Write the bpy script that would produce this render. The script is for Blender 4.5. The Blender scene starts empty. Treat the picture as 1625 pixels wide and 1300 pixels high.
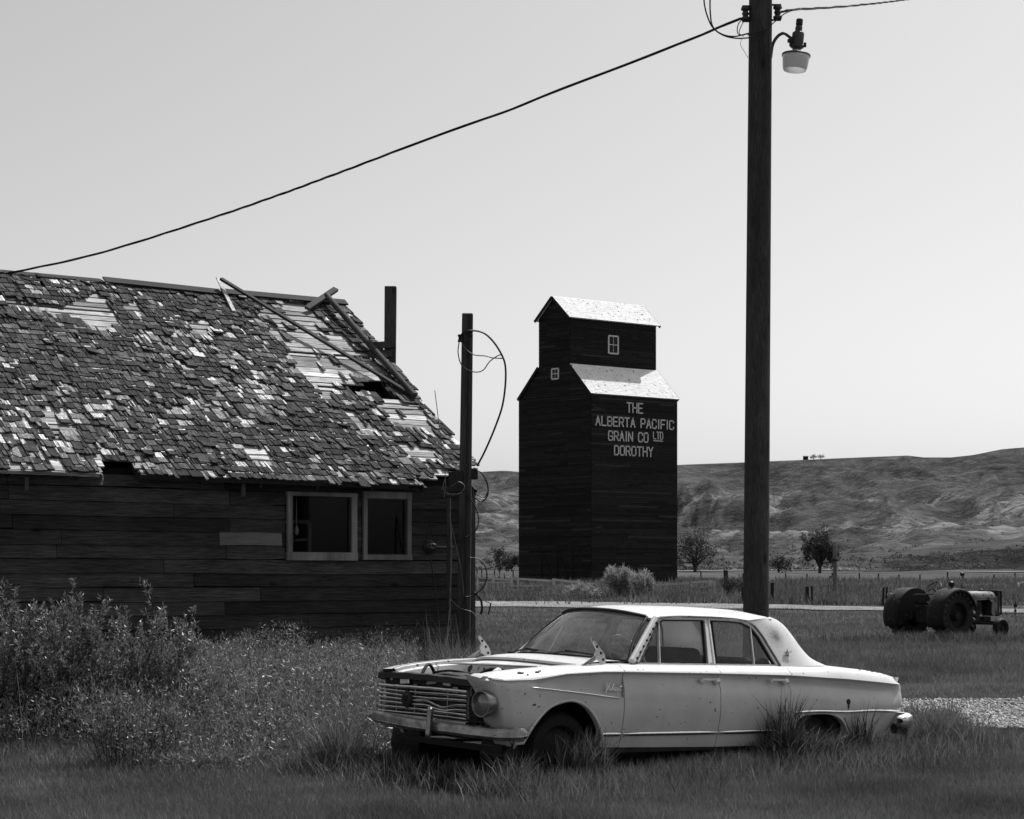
import bpy, math, random
import numpy as np
from mathutils import Vector, Matrix, Euler, noise as mnoise
random.seed(7); RNG = np.random.default_rng(7)
R = math.radians
S = bpy.context.scene
C = S.collection

# ------------------------------------------------------------------ camera, sky, sun, exposure
FPX, HX, HY, EYE = 2800.0, 812.5, 912.0, 1.6      # measured from the photograph (1625 px wide)
cam = bpy.data.cameras.new('camera')
cam.sensor_width = 36; cam.lens = FPX/1625*36
cam.shift_y = (HY-650)/1625
cam.clip_start = .1; cam.clip_end = 20000
cob = bpy.data.objects.new('camera', cam); C.objects.link(cob)
cob.location = (0, 0, EYE); cob.rotation_euler = (R(90), 0, 0)
S.camera = cob

SUNV = Vector((.32, .41, .85)).normalized()
world = bpy.data.worlds.new('World'); S.world = world; world.use_nodes = True
wt = world.node_tree; wt.nodes.clear()
sky = wt.nodes.new('ShaderNodeTexSky'); sky.sky_type = 'NISHITA'; sky.sun_disc = False
sky.sun_elevation = math.asin(SUNV.z); sky.sun_rotation = math.atan2(SUNV.x, SUNV.y)
sky.air_density = 2.0; sky.dust_density = 2.5; sky.ozone_density = 1.0
sep = wt.nodes.new('ShaderNodeSeparateColor')                 # black-and-white film behind a red filter: the sky's red light only
bw = wt.nodes.new('ShaderNodeCombineColor')
bg = wt.nodes.new('ShaderNodeBackground'); bg.inputs['Strength'].default_value = .129
wo = wt.nodes.new('ShaderNodeOutputWorld')
wt.links.new(sky.outputs[0], sep.inputs[0])
for i_ in range(3): wt.links.new(sep.outputs[0], bw.inputs[i_])
wt.links.new(bw.outputs[0], bg.inputs['Color'])
wt.links.new(bg.outputs[0], wo.inputs[0])

sl = bpy.data.lights.new('sun', 'SUN'); sl.energy = 5.0; sl.angle = R(.55); sl.color = (1, 1, 1)
so = bpy.data.objects.new('sun', sl); C.objects.link(so)
so.rotation_euler = (-SUNV).to_track_quat('-Z', 'Y').to_euler(); so.location = (20, 30, 60)
S.view_settings.view_transform = 'Standard'; S.view_settings.look = 'None'
S.view_settings.exposure = 0; S.view_settings.gamma = 1; S.view_settings.use_curve_mapping = False
S.render.film_transparent = False
S.cycles.max_bounces = 6; S.cycles.diffuse_bounces = 2; S.cycles.glossy_bounces = 3
S.cycles.transmission_bounces = 4; S.cycles.transparent_max_bounces = 10; S.cycles.caustics_reflective = False
S.cycles.caustics_refractive = False; S.cycles.sample_clamp_indirect = 3

# ------------------------------------------------------------------ helpers
def at(px, py, Y):                     # world point seen at photo pixel (px,py) at depth Y
    return Vector(((px-HX)/FPX*Y, Y, EYE-(py-HY)/FPX*Y))

class MB:
    """collects shapes, builds ONE mesh object"""
    def __init__(s): s.v = []; s.f = []; s.t = []; s.tone = .5
    def add(s, vs, fs):
        b = len(s.v); s.v += [tuple(p) for p in vs]
        for f in fs: s.f.append(tuple(i+b for i in f)); s.t.append(s.tone)
    def box(s, c, d, M=None):
        x, y, z = d[0]/2, d[1]/2, d[2]/2
        vs = [Vector((a*x, b*y, e*z)) for a in (-1, 1) for b in (-1, 1) for e in (-1, 1)]
        if M is not None: vs = [M @ p for p in vs]
        c = Vector(c)
        s.add([p+c for p in vs], [(0, 1, 3, 2), (4, 6, 7, 5), (0, 4, 5, 1), (2, 3, 7, 6), (0, 2, 6, 4), (1, 5, 7, 3)])
    def beam(s, p, q, w, h, up=(0, 0, 1), w2=None, h2=None):
        p, q = Vector(p), Vector(q); d = (q-p).normalized(); up = Vector(up)
        sx = d.cross(up)
        if sx.length < 1e-4: sx = d.cross(Vector((0, 1, 0)))
        sx.normalize(); u = sx.cross(d).normalized()
        w2 = w if w2 is None else w2; h2 = h if h2 is None else h2
        vs = [p-sx*w/2-u*h/2, p+sx*w/2-u*h/2, p+sx*w/2+u*h/2, p-sx*w/2+u*h/2,
              q-sx*w2/2-u*h2/2, q+sx*w2/2-u*h2/2, q+sx*w2/2+u*h2/2, q-sx*w2/2+u*h2/2]
        s.add(vs, [(0, 1, 2, 3), (7, 6, 5, 4), (0, 4, 5, 1), (1, 5, 6, 2), (2, 6, 7, 3), (3, 7, 4, 0)])
    def tube(s, pts, r, n=8, cap=True):
        pts = [Vector(p) for p in pts]; rs = r if isinstance(r, (list, tuple)) else [r]*len(pts)
        vs = []; prev = None
        for i, p in enumerate(pts):
            a = pts[max(i-1, 0)]; b = pts[min(i+1, len(pts)-1)]; d = (b-a)
            d = d.normalized() if d.length > 1e-9 else Vector((0, 0, 1))
            if prev is None:
                u = d.cross(Vector((0, 0, 1)))
                if u.length < .05: u = d.cross(Vector((0, 1, 0)))
            else:
                u = prev-d*prev.dot(d)
            u.normalize(); prev = u; w = d.cross(u)
            for k in range(n):
                an = 2*math.pi*k/n
                vs.append(p+(u*math.cos(an)+w*math.sin(an))*rs[i])
        fs = []
        for i in range(len(pts)-1):
            for k in range(n):
                a = i*n+k; b = i*n+(k+1) % n
                fs.append((a, a+n, b+n, b))
        if cap:
            fs.append(tuple(range(n))); fs.append(tuple(reversed([(len(pts)-1)*n+k for k in range(n)])))
        s.add(vs, fs)
    def lathe(s, prof, o=(0, 0, 0), ax=(0, 0, 1), n=24, ang=(0, 2*math.pi), ref=None):
        """prof: list of (radius, height along ax)"""
        o = Vector(o); ax = Vector(ax).normalized()
        u = Vector(ref) if ref is not None else (ax.cross(Vector((0, 0, 1))) if abs(ax.z) < .9 else Vector((1, 0, 0)))
        u = (u-ax*u.dot(ax)).normalized(); w = ax.cross(u)
        full = abs(ang[1]-ang[0]-2*math.pi) < 1e-6
        m = n if full else n+1; vs = []
        for r_, h_ in prof:
            for k in range(m):
                a = ang[0]+(ang[1]-ang[0])*k/n
                vs.append(o+ax*h_+(u*math.cos(a)+w*math.sin(a))*r_)
        fs = []
        for i in range(len(prof)-1):
            for k in range(n if full else n):
                k2 = (k+1) % m
                a = i*m+k; b = i*m+k2
                fs.append((a, b, b+m, a+m))
        s.add(vs, fs)
    def disc(s, o, ax, r, n=20):
        s.lathe([(1e-4, 0), (r, 0)], o, ax, n)
    def grid(s, rows, flip=False):
        n = len(rows[0]); vs = [p for r_ in rows for p in r_]; fs = []
        for i in range(len(rows)-1):
            for j in range(n-1):
                a = i*n+j
                f = (a, a+1, a+n+1, a+n)
                fs.append(f[::-1] if flip else f)
        s.add(vs, fs)
    def poly(s, pts, thick_vec):
        pts = [Vector(p) for p in pts]; t = Vector(thick_vec); n = len(pts)
        s.add(pts+[p+t for p in pts], [tuple(range(n)), tuple(reversed(range(n, 2*n)))] +
              [(i, i+n, (i+1) % n+n, (i+1) % n) for i in range(n)])
    def build(s, name, m, parent=None, smooth=False, loc=None, bevel=0, solid=0, sub=0, **props):
        me = bpy.data.meshes.new(name)
        v = s.v
        if loc is not None:
            lx, ly, lz = loc; v = [(p[0]-lx, p[1]-ly, p[2]-lz) for p in v]
        me.from_pydata(v, [], s.f); me.update()
        a = me.attributes.new('tone', 'FLOAT', 'FACE'); a.data.foreach_set('value', s.t)
        if smooth: me.shade_smooth()
        me.materials.append(m)
        o = bpy.data.objects.new(name, me); C.objects.link(o)
        if loc is not None: o.location = loc
        if parent is not None: o.parent = parent
        if smooth and smooth != 'all':
            me.set_sharp_from_angle(angle=R(smooth if smooth is not True else 35))
        if sub:
            q = o.modifiers.new('sub', 'SUBSURF'); q.levels = sub; q.render_levels = sub
        if solid:
            q = o.modifiers.new('solid', 'SOLIDIFY'); q.thickness = solid; q.offset = -1
        if bevel:
            q = o.modifiers.new('bevel', 'BEVEL'); q.width = bevel; q.segments = 1; q.limit_method = 'ANGLE'
        for k, val in props.items(): o[k] = val
        return o

def fastmesh(name, V, F, m, tone=None, parent=None, **props):
    """V (n,3) float, F (m,3|4) int, numpy"""
    me = bpy.data.meshes.new(name); k = F.shape[1]
    me.vertices.add(len(V)); me.vertices.foreach_set('co', np.ascontiguousarray(V, dtype=np.float32).ravel())
    me.loops.add(F.size); me.loops.foreach_set('vertex_index', np.ascontiguousarray(F, dtype=np.int32).ravel())
    me.polygons.add(len(F)); me.polygons.foreach_set('loop_start', np.arange(0, F.size, k, dtype=np.int32))
    me.polygons.foreach_set('loop_total', np.full(len(F), k, dtype=np.int32))
    me.update(calc_edges=True)
    if tone is not None:
        a = me.attributes.new('tone', 'FLOAT', 'FACE'); a.data.foreach_set('value', np.ascontiguousarray(tone, dtype=np.float32))
    me.materials.append(m)
    o = bpy.data.objects.new(name, me); C.objects.link(o)
    if parent is not None: o.parent = parent
    for kk, val in props.items(): o[kk] = val
    return o

def thing(name, label, cat, loc=(0, 0, 0), rot=(0, 0, 0), group=None):
    o = bpy.data.objects.new(name, None); C.objects.link(o); o.empty_display_size = .2
    o.location = loc; o.rotation_euler = rot; o['label'] = label; o['category'] = cat
    if group: o['group'] = group
    return o
def tag(o, label, cat, group=None):
    o['label'] = label; o['category'] = cat
    if group: o['group'] = group
    return o
def copy_thing(root, loc, rz, label, scale=1):
    r_ = root.copy(); C.objects.link(r_); r_.location = loc; r_.rotation_euler = (0, 0, rz); r_['label'] = label
    r_.scale = (scale,)*3
    for ch in root.children:
        c = ch.copy(); C.objects.link(c); c.parent = r_
        for g in ch.children:
            d = g.copy(); C.objects.link(d); d.parent = c
    return r_

def cr(P, n):                           # Catmull-Rom through points, n samples per span
    P = [np.array(p, float) for p in P]; out = []
    for i in range(len(P)-1):
        p0 = P[i-1] if i else 2*P[0]-P[1]; p1 = P[i]; p2 = P[i+1]; p3 = P[i+2] if i+2 < len(P) else 2*P[-1]-P[-2]
        for k in range(n):
            t = k/n
            out.append(.5*((2*p1)+(p2-p0)*t+(2*p0-5*p1+4*p2-p3)*t*t+(3*p1-p0-3*p2+p3)*t**3))
    out.append(P[-1]); return out
def smoothstep(a, b, x):
    t = np.clip((x-a)/(b-a), 0, 1); return t*t*(3-2*t)
def vnoise(x, y, seed=0):               # value noise, numpy
    xi = np.floor(x).astype(np.int64); yi = np.floor(y).astype(np.int64); xf = x-xi; yf = y-yi
    def h(a, b):
        n = (a*374761393+b*668265263+seed*1442695041) & 0x7fffffff
        n = ((n ^ (n >> 13))*1274126177) & 0x7fffffff
        return ((n ^ (n >> 16)) & 0xffff)/65535.0
    u = xf*xf*(3-2*xf); v = yf*yf*(3-2*yf)
    return (h(xi, yi)*(1-u)+h(xi+1, yi)*u)*(1-v)+(h(xi, yi+1)*(1-u)+h(xi+1, yi+1)*u)*v
def fbm(x, y, o=4, seed=0):
    s = 0; a = .5
    for i in range(o): s = s+a*vnoise(x, y, seed+i); x = x*2.03; y = y*2.03; a *= .5
    return s/(1-.5**o)

# ------------------------------------------------------------------ materials (all grey: black-and-white film)
def newmat(name):
    m = bpy.data.materials.new(name); m.use_nodes = True; nt = m.node_tree; nt.nodes.clear()
    out = nt.nodes.new('ShaderNodeOutputMaterial'); return m, nt, out
def N(nt, t, **kw):
    n = nt.nodes.new(t)
    for k, v in kw.items():
        if k.startswith('_'): n.inputs[k[1:].replace('_', ' ')].default_value = v
        else: setattr(n, k, v)
    return n
def g(v, a=1): return (v, v, v, a)
def noise_node(nt, scale, vec=(1, 1, 1), detail=4, rough=.55, coord='Object', dist=0):
    tc = N(nt, 'ShaderNodeTexCoord'); mp = N(nt, 'ShaderNodeMapping'); mp.inputs['Scale'].default_value = vec
    nt.links.new(tc.outputs[coord], mp.inputs[0])
    n = N(nt, 'ShaderNodeTexNoise'); n.inputs['Scale'].default_value = scale; n.inputs['Detail'].default_value = detail
    n.inputs['Roughness'].default_value = rough; n.inputs['Distortion'].default_value = dist
    nt.links.new(mp.outputs[0], n.inputs['Vector']); return n
def ramp(nt, src, stops):
    r_ = N(nt, 'ShaderNodeValToRGB'); e = r_.color_ramp.elements
    while len(e) > 1: e.remove(e[-1])
    e[0].position = stops[0][0]; e[0].color = g(stops[0][1])
    for p, v in stops[1:]:
        q = e.new(p); q.color = g(v)
    nt.links.new(src, r_.inputs[0]); return r_
def mul(nt, a, b, op='MULTIPLY'):
    m_ = N(nt, 'ShaderNodeMath', operation=op)
    for i, s_ in enumerate((a, b)):
        if isinstance(s_, (int, float)): m_.inputs[i].default_value = s_
        else: nt.links.new(s_, m_.inputs[i])
    return m_.outputs[0]
def mat(name, lo, hi, scale=6, vec=(1, 1, 1), rough=.8, metal=0, bump=.3, bscale=None, tone=0, spec=.3,
        spots=None, coat=0, dist=0, bdist=.01, detail=5):
    """two-tone noise material; tone = how far the per-face / per-island 'tone' attribute moves the value"""
    m, nt, out = newmat(name)
    n = noise_node(nt, scale, vec, detail, .6, dist=dist)
    r_ = ramp(nt, n.outputs[0], [(.3, lo), (.7, hi)])
    col = r_.outputs[0]
    if tone:
        a = N(nt, 'ShaderNodeAttribute', attribute_name='tone')
        f = mul(nt, mul(nt, a.outputs['Fac'], 2*tone), 1-tone, 'ADD')
        col = mul(nt, col, f)
    if spots:                          # (scale, threshold, value)
        sn = noise_node(nt, spots[0], (1, 1, 1), 3, .5)
        sr = ramp(nt, sn.outputs[0], [(spots[1], 0), (spots[1]+.03, 1)])
        mx = N(nt, 'ShaderNodeMix', data_type='RGBA'); nt.links.new(sr.outputs[0], mx.inputs[0])
        nt.links.new(col, mx.inputs[6]); mx.inputs[7].default_value = g(spots[2]); col = mx.outputs[2]
    b = N(nt, 'ShaderNodeBsdfPrincipled'); nt.links.new(col, b.inputs['Base Color'])
    b.inputs['Roughness'].default_value = rough; b.inputs['Metallic'].default_value = metal
    b.inputs['Specular IOR Level'].default_value = spec; b.inputs['Coat Weight'].default_value = coat
    if bump:
        bn = noise_node(nt, bscale or scale*3, vec, 4, .6)
        bp = N(nt, 'ShaderNodeBump'); bp.inputs['Strength'].default_value = bump; bp.inputs['Distance'].default_value = bdist
        nt.links.new(bn.outputs[0], bp.inputs['Height']); nt.links.new(bp.outputs[0], b.inputs['Normal'])
    nt.links.new(b.outputs[0], out.inputs[0]); return m
def woodmat(name, lo, hi, axis='X', rough=.85, tone=.35, knots=True, gs=1.0):
    m, nt, out = newmat(name)
    st = {'X': (1.2, 22, 22), 'Y': (22, 1.2, 22), 'Z': (22, 22, 1.2)}[axis]
    n = noise_node(nt, 3.0*gs, st, 6, .65, dist=.3)
    big = noise_node(nt, .9*gs, tuple(math.sqrt(q)/1.5 for q in st), 4, .6)
    r_ = ramp(nt, n.outputs[0], [(.28, lo), (.5, (lo+hi)/2), (.72, hi)])
    r2 = ramp(nt, big.outputs[0], [(.3, .55), (.7, 1.35)])
    col = mul(nt, r_.outputs[0], r2.outputs[0])
    a = N(nt, 'ShaderNodeAttribute', attribute_name='tone')
    col = mul(nt, col, mul(nt, mul(nt, a.outputs['Fac'], 2*tone), 1-tone, 'ADD'))
    if knots:
        tc = N(nt, 'ShaderNodeTexCoord'); mp = N(nt, 'ShaderNodeMapping')
        mp.inputs['Scale'].default_value = {'X': (.8, 1, 2.2), 'Y': (1, .8, 2.2), 'Z': (2.2, 2.2, .8)}[axis]
        nt.links.new(tc.outputs['Object'], mp.inputs[0])
        vo = N(nt, 'ShaderNodeTexVoronoi'); vo.inputs['Scale'].default_value = 1.6
        nt.links.new(mp.outputs[0], vo.inputs['Vector'])
        kr = ramp(nt, vo.outputs['Distance'], [(.05, .2), (.13, 1)])
        col = mul(nt, col, kr.outputs[0])
    b = N(nt, 'ShaderNodeBsdfPrincipled'); nt.links.new(col, b.inputs['Base Color'])
    b.inputs['Roughness'].default_value = rough; b.inputs['Specular IOR Level'].default_value = .25
    bp = N(nt, 'ShaderNodeBump'); bp.inputs['Strength'].default_value = .5; bp.inputs['Distance'].default_value = .006
    nt.links.new(n.outputs[0], bp.inputs['Height']); nt.links.new(bp.outputs[0], b.inputs['Normal'])
    nt.links.new(b.outputs[0], out.inputs[0]); return m
def leafmat(name, v, spread=.5, trans=.35, rough=.5, spec=.4, patch=0, pscale=.5):
    m, nt, out = newmat(name)
    a = N(nt, 'ShaderNodeAttribute', attribute_name='tone')
    col = mul(nt, mul(nt, mul(nt, a.outputs['Fac'], 2*spread), 1-spread, 'ADD'), v)
    if patch:
        pn = noise_node(nt, pscale, (1, 1, 1), 3, .6)
        pr = ramp(nt, pn.outputs[0], [(.35, 1-patch), (.65, 1+patch)]); col = mul(nt, col, pr.outputs[0])
    b = N(nt, 'ShaderNodeBsdfPrincipled'); nt.links.new(col, b.inputs['Base Color'])
    b.inputs['Roughness'].default_value = rough; b.inputs['Specular IOR Level'].default_value = spec
    t = N(nt, 'ShaderNodeBsdfTranslucent'); nt.links.new(col, t.inputs[0])
    mx = N(nt, 'ShaderNodeMixShader'); mx.inputs[0].default_value = trans
    nt.links.new(b.outputs[0], mx.inputs[1]); nt.links.new(t.outputs[0], mx.inputs[2])
    nt.links.new(mx.outputs[0], out.inputs[0]); return m
def glassmat(name, tint=.7, dust=.1, dustv=.4, gl=.0, ior=1.45):
    m, nt, out = newmat(name)
    tr = N(nt, 'ShaderNodeBsdfTransparent'); tr.inputs[0].default_value = g(tint)
    gls = N(nt, 'ShaderNodeBsdfGlossy'); gls.inputs['Roughness'].default_value = .04; gls.inputs[0].default_value = g(.9)
    lw = N(nt, 'ShaderNodeLayerWeight'); lw.inputs[0].default_value = .5       # Schlick, the same from both faces
    f0 = ((ior-1)/(ior+1))**2+gl
    m1 = N(nt, 'ShaderNodeMixShader'); nt.links.new(mul(nt, mul(nt, mul(nt, lw.outputs['Facing'], 5, 'POWER'), 1-f0), f0, 'ADD'), m1.inputs[0])
    nt.links.new(tr.outputs[0], m1.inputs[1]); nt.links.new(gls.outputs[0], m1.inputs[2])
    df = N(nt, 'ShaderNodeBsdfDiffuse'); df.inputs[0].default_value = g(dustv)
    dn = noise_node(nt, 5, (1, 1, 1), 6, .7)
    dr = ramp(nt, dn.outputs[0], [(.35, dust*.4), (.7, dust*1.6)])
    m2 = N(nt, 'ShaderNodeMixShader'); nt.links.new(dr.outputs[0], m2.inputs[0])
    nt.links.new(m1.outputs[0], m2.inputs[1]); nt.links.new(df.outputs[0], m2.inputs[2])
    nt.links.new(m2.outputs[0], out.inputs[0]); return m

M = {}
M['paint'] = mat('car_white_paint', .50, .66, 2.2, rough=.38, bump=.03, bscale=60, spots=(34, .69, .05), coat=.25, spec=.4, bdist=.003)
M['paint_in'] = mat('car_inner_paint', .45, .62, 5, rough=.6, bump=.1, spots=(14, .66, .05))
M['chrome'] = mat('dull_chrome', .55, .85, 20, rough=.32, metal=.85, bump=.05, spots=(40, .72, .1))
M['trimbright'] = mat('bright_trim', .8, .95, 20, rough=.3, metal=1, bump=0)
M['chrome_old'] = mat('pitted_chrome', .16, .42, 9, (1, 1, 1), rough=.34, metal=.9, bump=.05, bscale=60, spots=(45, .66, .05))
M['rubber'] = mat('old_rubber', .004, .010, 12, rough=.7, bump=.2)
M['black'] = mat('black_metal', .006, .018, 9, rough=.5, bump=.2)
M['rust'] = mat('rusty_dark_iron', .008, .03, 11, rough=.85, bump=.4)
M['interior'] = mat('car_interior_cloth', .02, .045, 14, rough=.9, bump=.2)
M['glass'] = glassmat('dusty_car_glass', .84, .05, .30, ior=1.35)
M['windscreen'] = glassmat('dusty_windscreen', .66, .22, .30)
M['lens'] = glassmat('headlamp_lens', .6, .10, .5, .10)
M['glass2'] = glassmat('clean_car_glass', .80, .012, .2, ior=1.18)
M['shedglass'] = glassmat('old_window_glass', .6, .008, .2, ior=1.28)
M['board'] = woodmat('weathered_shed_board', .006, .080, 'X', tone=.55)
M['boardlight'] = woodmat('fresh_replacement_board', .15, .26, 'X', tone=.2, knots=False)
M['frame'] = woodmat('window_frame_wood', .15, .24, 'Z', tone=.3, knots=False)
M['post'] = woodmat('weathered_post_wood', .03, .09, 'Z', tone=.3)
M['pole'] = woodmat('creosote_pole_wood', .010, .085, 'Z', tone=.2, gs=2.2)
M['sheath'] = woodmat('bleached_roof_sheathing', .03, .66, 'X', tone=.6, gs=1.0)
M['rafter'] = woodmat('dark_rafter_wood', .02, .05, 'X', tone=.2)
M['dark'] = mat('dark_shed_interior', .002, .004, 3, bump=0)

def shingle_mat():
    m, nt, out = newmat('cedar_shingle')
    a = N(nt, 'ShaderNodeAttribute', attribute_name='tone')
    base = ramp(nt, a.outputs['Fac'], [(0, .022), (.40, .06), (.60, .13), (.78, .38), (1, .82)])
    n = noise_node(nt, 4, (16, 1.2, 1.2), 5, .7)       # grain runs down the slope
    r1 = ramp(nt, n.outputs[0], [(.32, .25), (.5, .85), (.68, 1.5)])
    li = noise_node(nt, 38, (1, 1, 1), 3, .7)           # lichen speckle
    r2 = ramp(nt, li.outputs[0], [(.45, .6), (.72, 1.7)])
    col = mul(nt, mul(nt, base.outputs[0], r1.outputs[0]), r2.outputs[0])
    b = N(nt, 'ShaderNodeBsdfPrincipled'); nt.links.new(col, b.inputs['Base Color']); b.inputs['Roughness'].default_value = .9
    b.inputs['Specular IOR Level'].default_value = .15
    bp = N(nt, 'ShaderNodeBump'); bp.inputs['Strength'].default_value = .8; bp.inputs['Distance'].default_value = .01
    nt.links.new(li.outputs[0], bp.inputs['Height']); nt.links.new(bp.outputs[0], b.inputs['Normal'])
    nt.links.new(b.outputs[0], out.inputs[0]); return m
M['shingle'] = shingle_mat()
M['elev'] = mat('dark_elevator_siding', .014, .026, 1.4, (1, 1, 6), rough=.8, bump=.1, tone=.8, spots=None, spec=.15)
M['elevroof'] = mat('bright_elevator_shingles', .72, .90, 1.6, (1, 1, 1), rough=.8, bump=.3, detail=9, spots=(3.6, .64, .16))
M['white'] = mat('pale_sign_paint', .55, .75, 3, rough=.8, bump=0)
M['trim'] = mat('pale_window_trim', .55, .75, 5, rough=.8, bump=0)
M['cable'] = mat('black_cable', .006, .015, 20, rough=.5, bump=0)
M['wire'] = mat('grey_wire', .06, .16, 20, rough=.5, bump=0)
M['zinc'] = mat('galvanised_lamp_housing', .04, .09, 14, rough=.5, metal=.4, bump=.1)
M['tractor'] = mat('tractor_paint', .006, .016, 4, rough=.75, bump=.2, spots=(9, .62, .05))
M['tractorhood'] = mat('faded_tractor_hood', .08, .30, 4, rough=.5, bump=.2, spots=(7, .60, .03))

# ------------------------------------------------------------------ terrain
SH_O = at(747, HY, 26.0); SH_PHI = R(33)        # shed: right front corner on plan, yaw of its long wall
def terr(x, y):
    x = np.asarray(x, float); y = np.asarray(y, float)
    h = np.interp(y, [-1e4, 85, 100, 140, 250, 460, 1e5], [0, 0, .27, .86, 1.5, 2.7, 3.0])
    h = h+(fbm(x/4.0, y/4.0, 3, 3)-.5)*.10*smoothstep(9, 20, y)*smoothstep(0, 25, y)
    h = h+(fbm(x/30., y/30., 3, 9)-.5)*.9*smoothstep(95, 160, y)
    h = h-.9*smoothstep(110, 130, y)*(1-smoothstep(150, 190, y))*0
    return h
def tz(x, y): return float(terr(x, y))

def ground_mat():
    m, nt, out = newmat('turf_ground')
    n1 = noise_node(nt, .35, (1, 1, 1), 6, .65); n2 = noise_node(nt, 7, (1, 1, 1), 5, .7)
    r1 = ramp(nt, n1.outputs[0], [(.3, .040), (.7, .075)]); r2 = ramp(nt, n2.outputs[0], [(.3, .6), (.7, 1.4)])
    n3 = noise_node(nt, .02, (1, 3, 1), 5, .6); r3 = ramp(nt, n3.outputs[0], [(.35, .7), (.65, 1.3)])
    col = mul(nt, mul(nt, r1.outputs[0], r2.outputs[0]), r3.outputs[0])
    b = N(nt, 'ShaderNodeBsdfPrincipled'); nt.links.new(col, b.inputs['Base Color']); b.inputs['Roughness'].default_value = .95
    b.inputs['Specular IOR Level'].default_value = .1
    bp = N(nt, 'ShaderNodeBump'); bp.inputs['Strength'].default_value = .7; bp.inputs['Distance'].default_value = .05
    nt.links.new(n2.outputs[0], bp.inputs['Height']); nt.links.new(bp.outputs[0], b.inputs['Normal'])
    nt.links.new(b.outputs[0], out.inputs[0]); return m
M['ground'] = ground_mat()
ys = np.concatenate([np.linspace(-400, -20, 12), np.linspace(-15, 10, 8), np.arange(10.5, 50, .45), np.arange(50, 120, 1.5), np.arange(120, 480, 6)])
us = np.concatenate([np.linspace(-6, -1, 12), np.linspace(-.9, .9, 181), np.linspace(1, 6, 12)])
YY, UU = np.meshgrid(ys, us, indexing='ij')
XX = UU*(14+np.abs(YY)*.42)
XX = np.where(np.abs(UU) > .95, np.sign(UU)*(14+np.abs(YY)*.42)*.95+np.sign(UU)*(np.abs(UU)-.95)*260, XX)
def gridmesh(name, X, Y, Z, m, **p):
    a, b = X.shape; V = np.stack([X, Y, Z], -1).reshape(-1, 3)
    i = np.arange(a*b).reshape(a, b)
    F = np.stack([i[:-1, :-1], i[:-1, 1:], i[1:, 1:], i[1:, :-1]], -1).reshape(-1, 4)
    o = fastmesh(name, V, F, m, **p); o.data.shade_smooth(); return o
gridmesh('ground', XX, YY, terr(XX, YY), M['ground'], kind='structure')

# ---- hills
def hill_mat():
    m, nt, out = newmat('valley_side_grass_and_clay')
    tc = N(nt, 'ShaderNodeTexCoord')
    n1 = noise_node(nt, .012, (1, 1.6, 4), 8, .65); n2 = noise_node(nt, .10, (1, 1, 2), 6, .75)
    n3 = noise_node(nt, .006, (1, .6, 6), 6, .6)
    r1 = ramp(nt, n1.outputs[0], [(.3, .062), (.55, .098), (.7, .14)]); r2 = ramp(nt, n2.outputs[0], [(.3, .55), (.7, 1.4)])
    col = mul(nt, r1.outputs[0], r2.outputs[0])
    a = N(nt, 'ShaderNodeAttribute', attribute_name='clay')
    mx = N(nt, 'ShaderNodeMix', data_type='RGBA')
    sc2 = N(nt, 'ShaderNodeMath', operation='MAXIMUM'); nt.links.new(a.outputs['Fac'], sc2.inputs[0]); sc2.inputs[1].default_value = 0
    st_ = noise_node(nt, .05, (.7, .7, 6), 6, .75); sr_ = ramp(nt, st_.outputs[0], [(.38, .72), (.5, 1.0), (.62, 1.25)])
    col = mul(nt, col, sr_.outputs[0])
    ng = N(nt, 'ShaderNodeMath', operation='MINIMUM'); nt.links.new(a.outputs['Fac'], ng.inputs[0]); ng.inputs[1].default_value = 0
    col = mul(nt, col, mul(nt, mul(nt, ng.outputs[0], .62), 1, 'ADD'))
    f = mul(nt, sc2.outputs[0], ramp(nt, n2.outputs[0], [(.42, .0), (.62, 1)]).outputs[0])
    nt.links.new(f, mx.inputs[0]); nt.links.new(col, mx.inputs[6]); mx.inputs[7].default_value = g(.27)
    b = N(nt, 'ShaderNodeBsdfDiffuse'); nt.links.new(mx.outputs[2], b.inputs['Color'])
    bp = N(nt, 'ShaderNodeBump'); bp.inputs['Strength'].default_value = .8; bp.inputs['Distance'].default_value = 7
    nt.links.new(n2.outputs[0], bp.inputs['Height']); nt.links.new(bp.outputs[0], b.inputs['Normal'])
    nt.links.new(b.outputs[0], out.inputs[0]); return m
M['hill'] = hill_mat()
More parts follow.
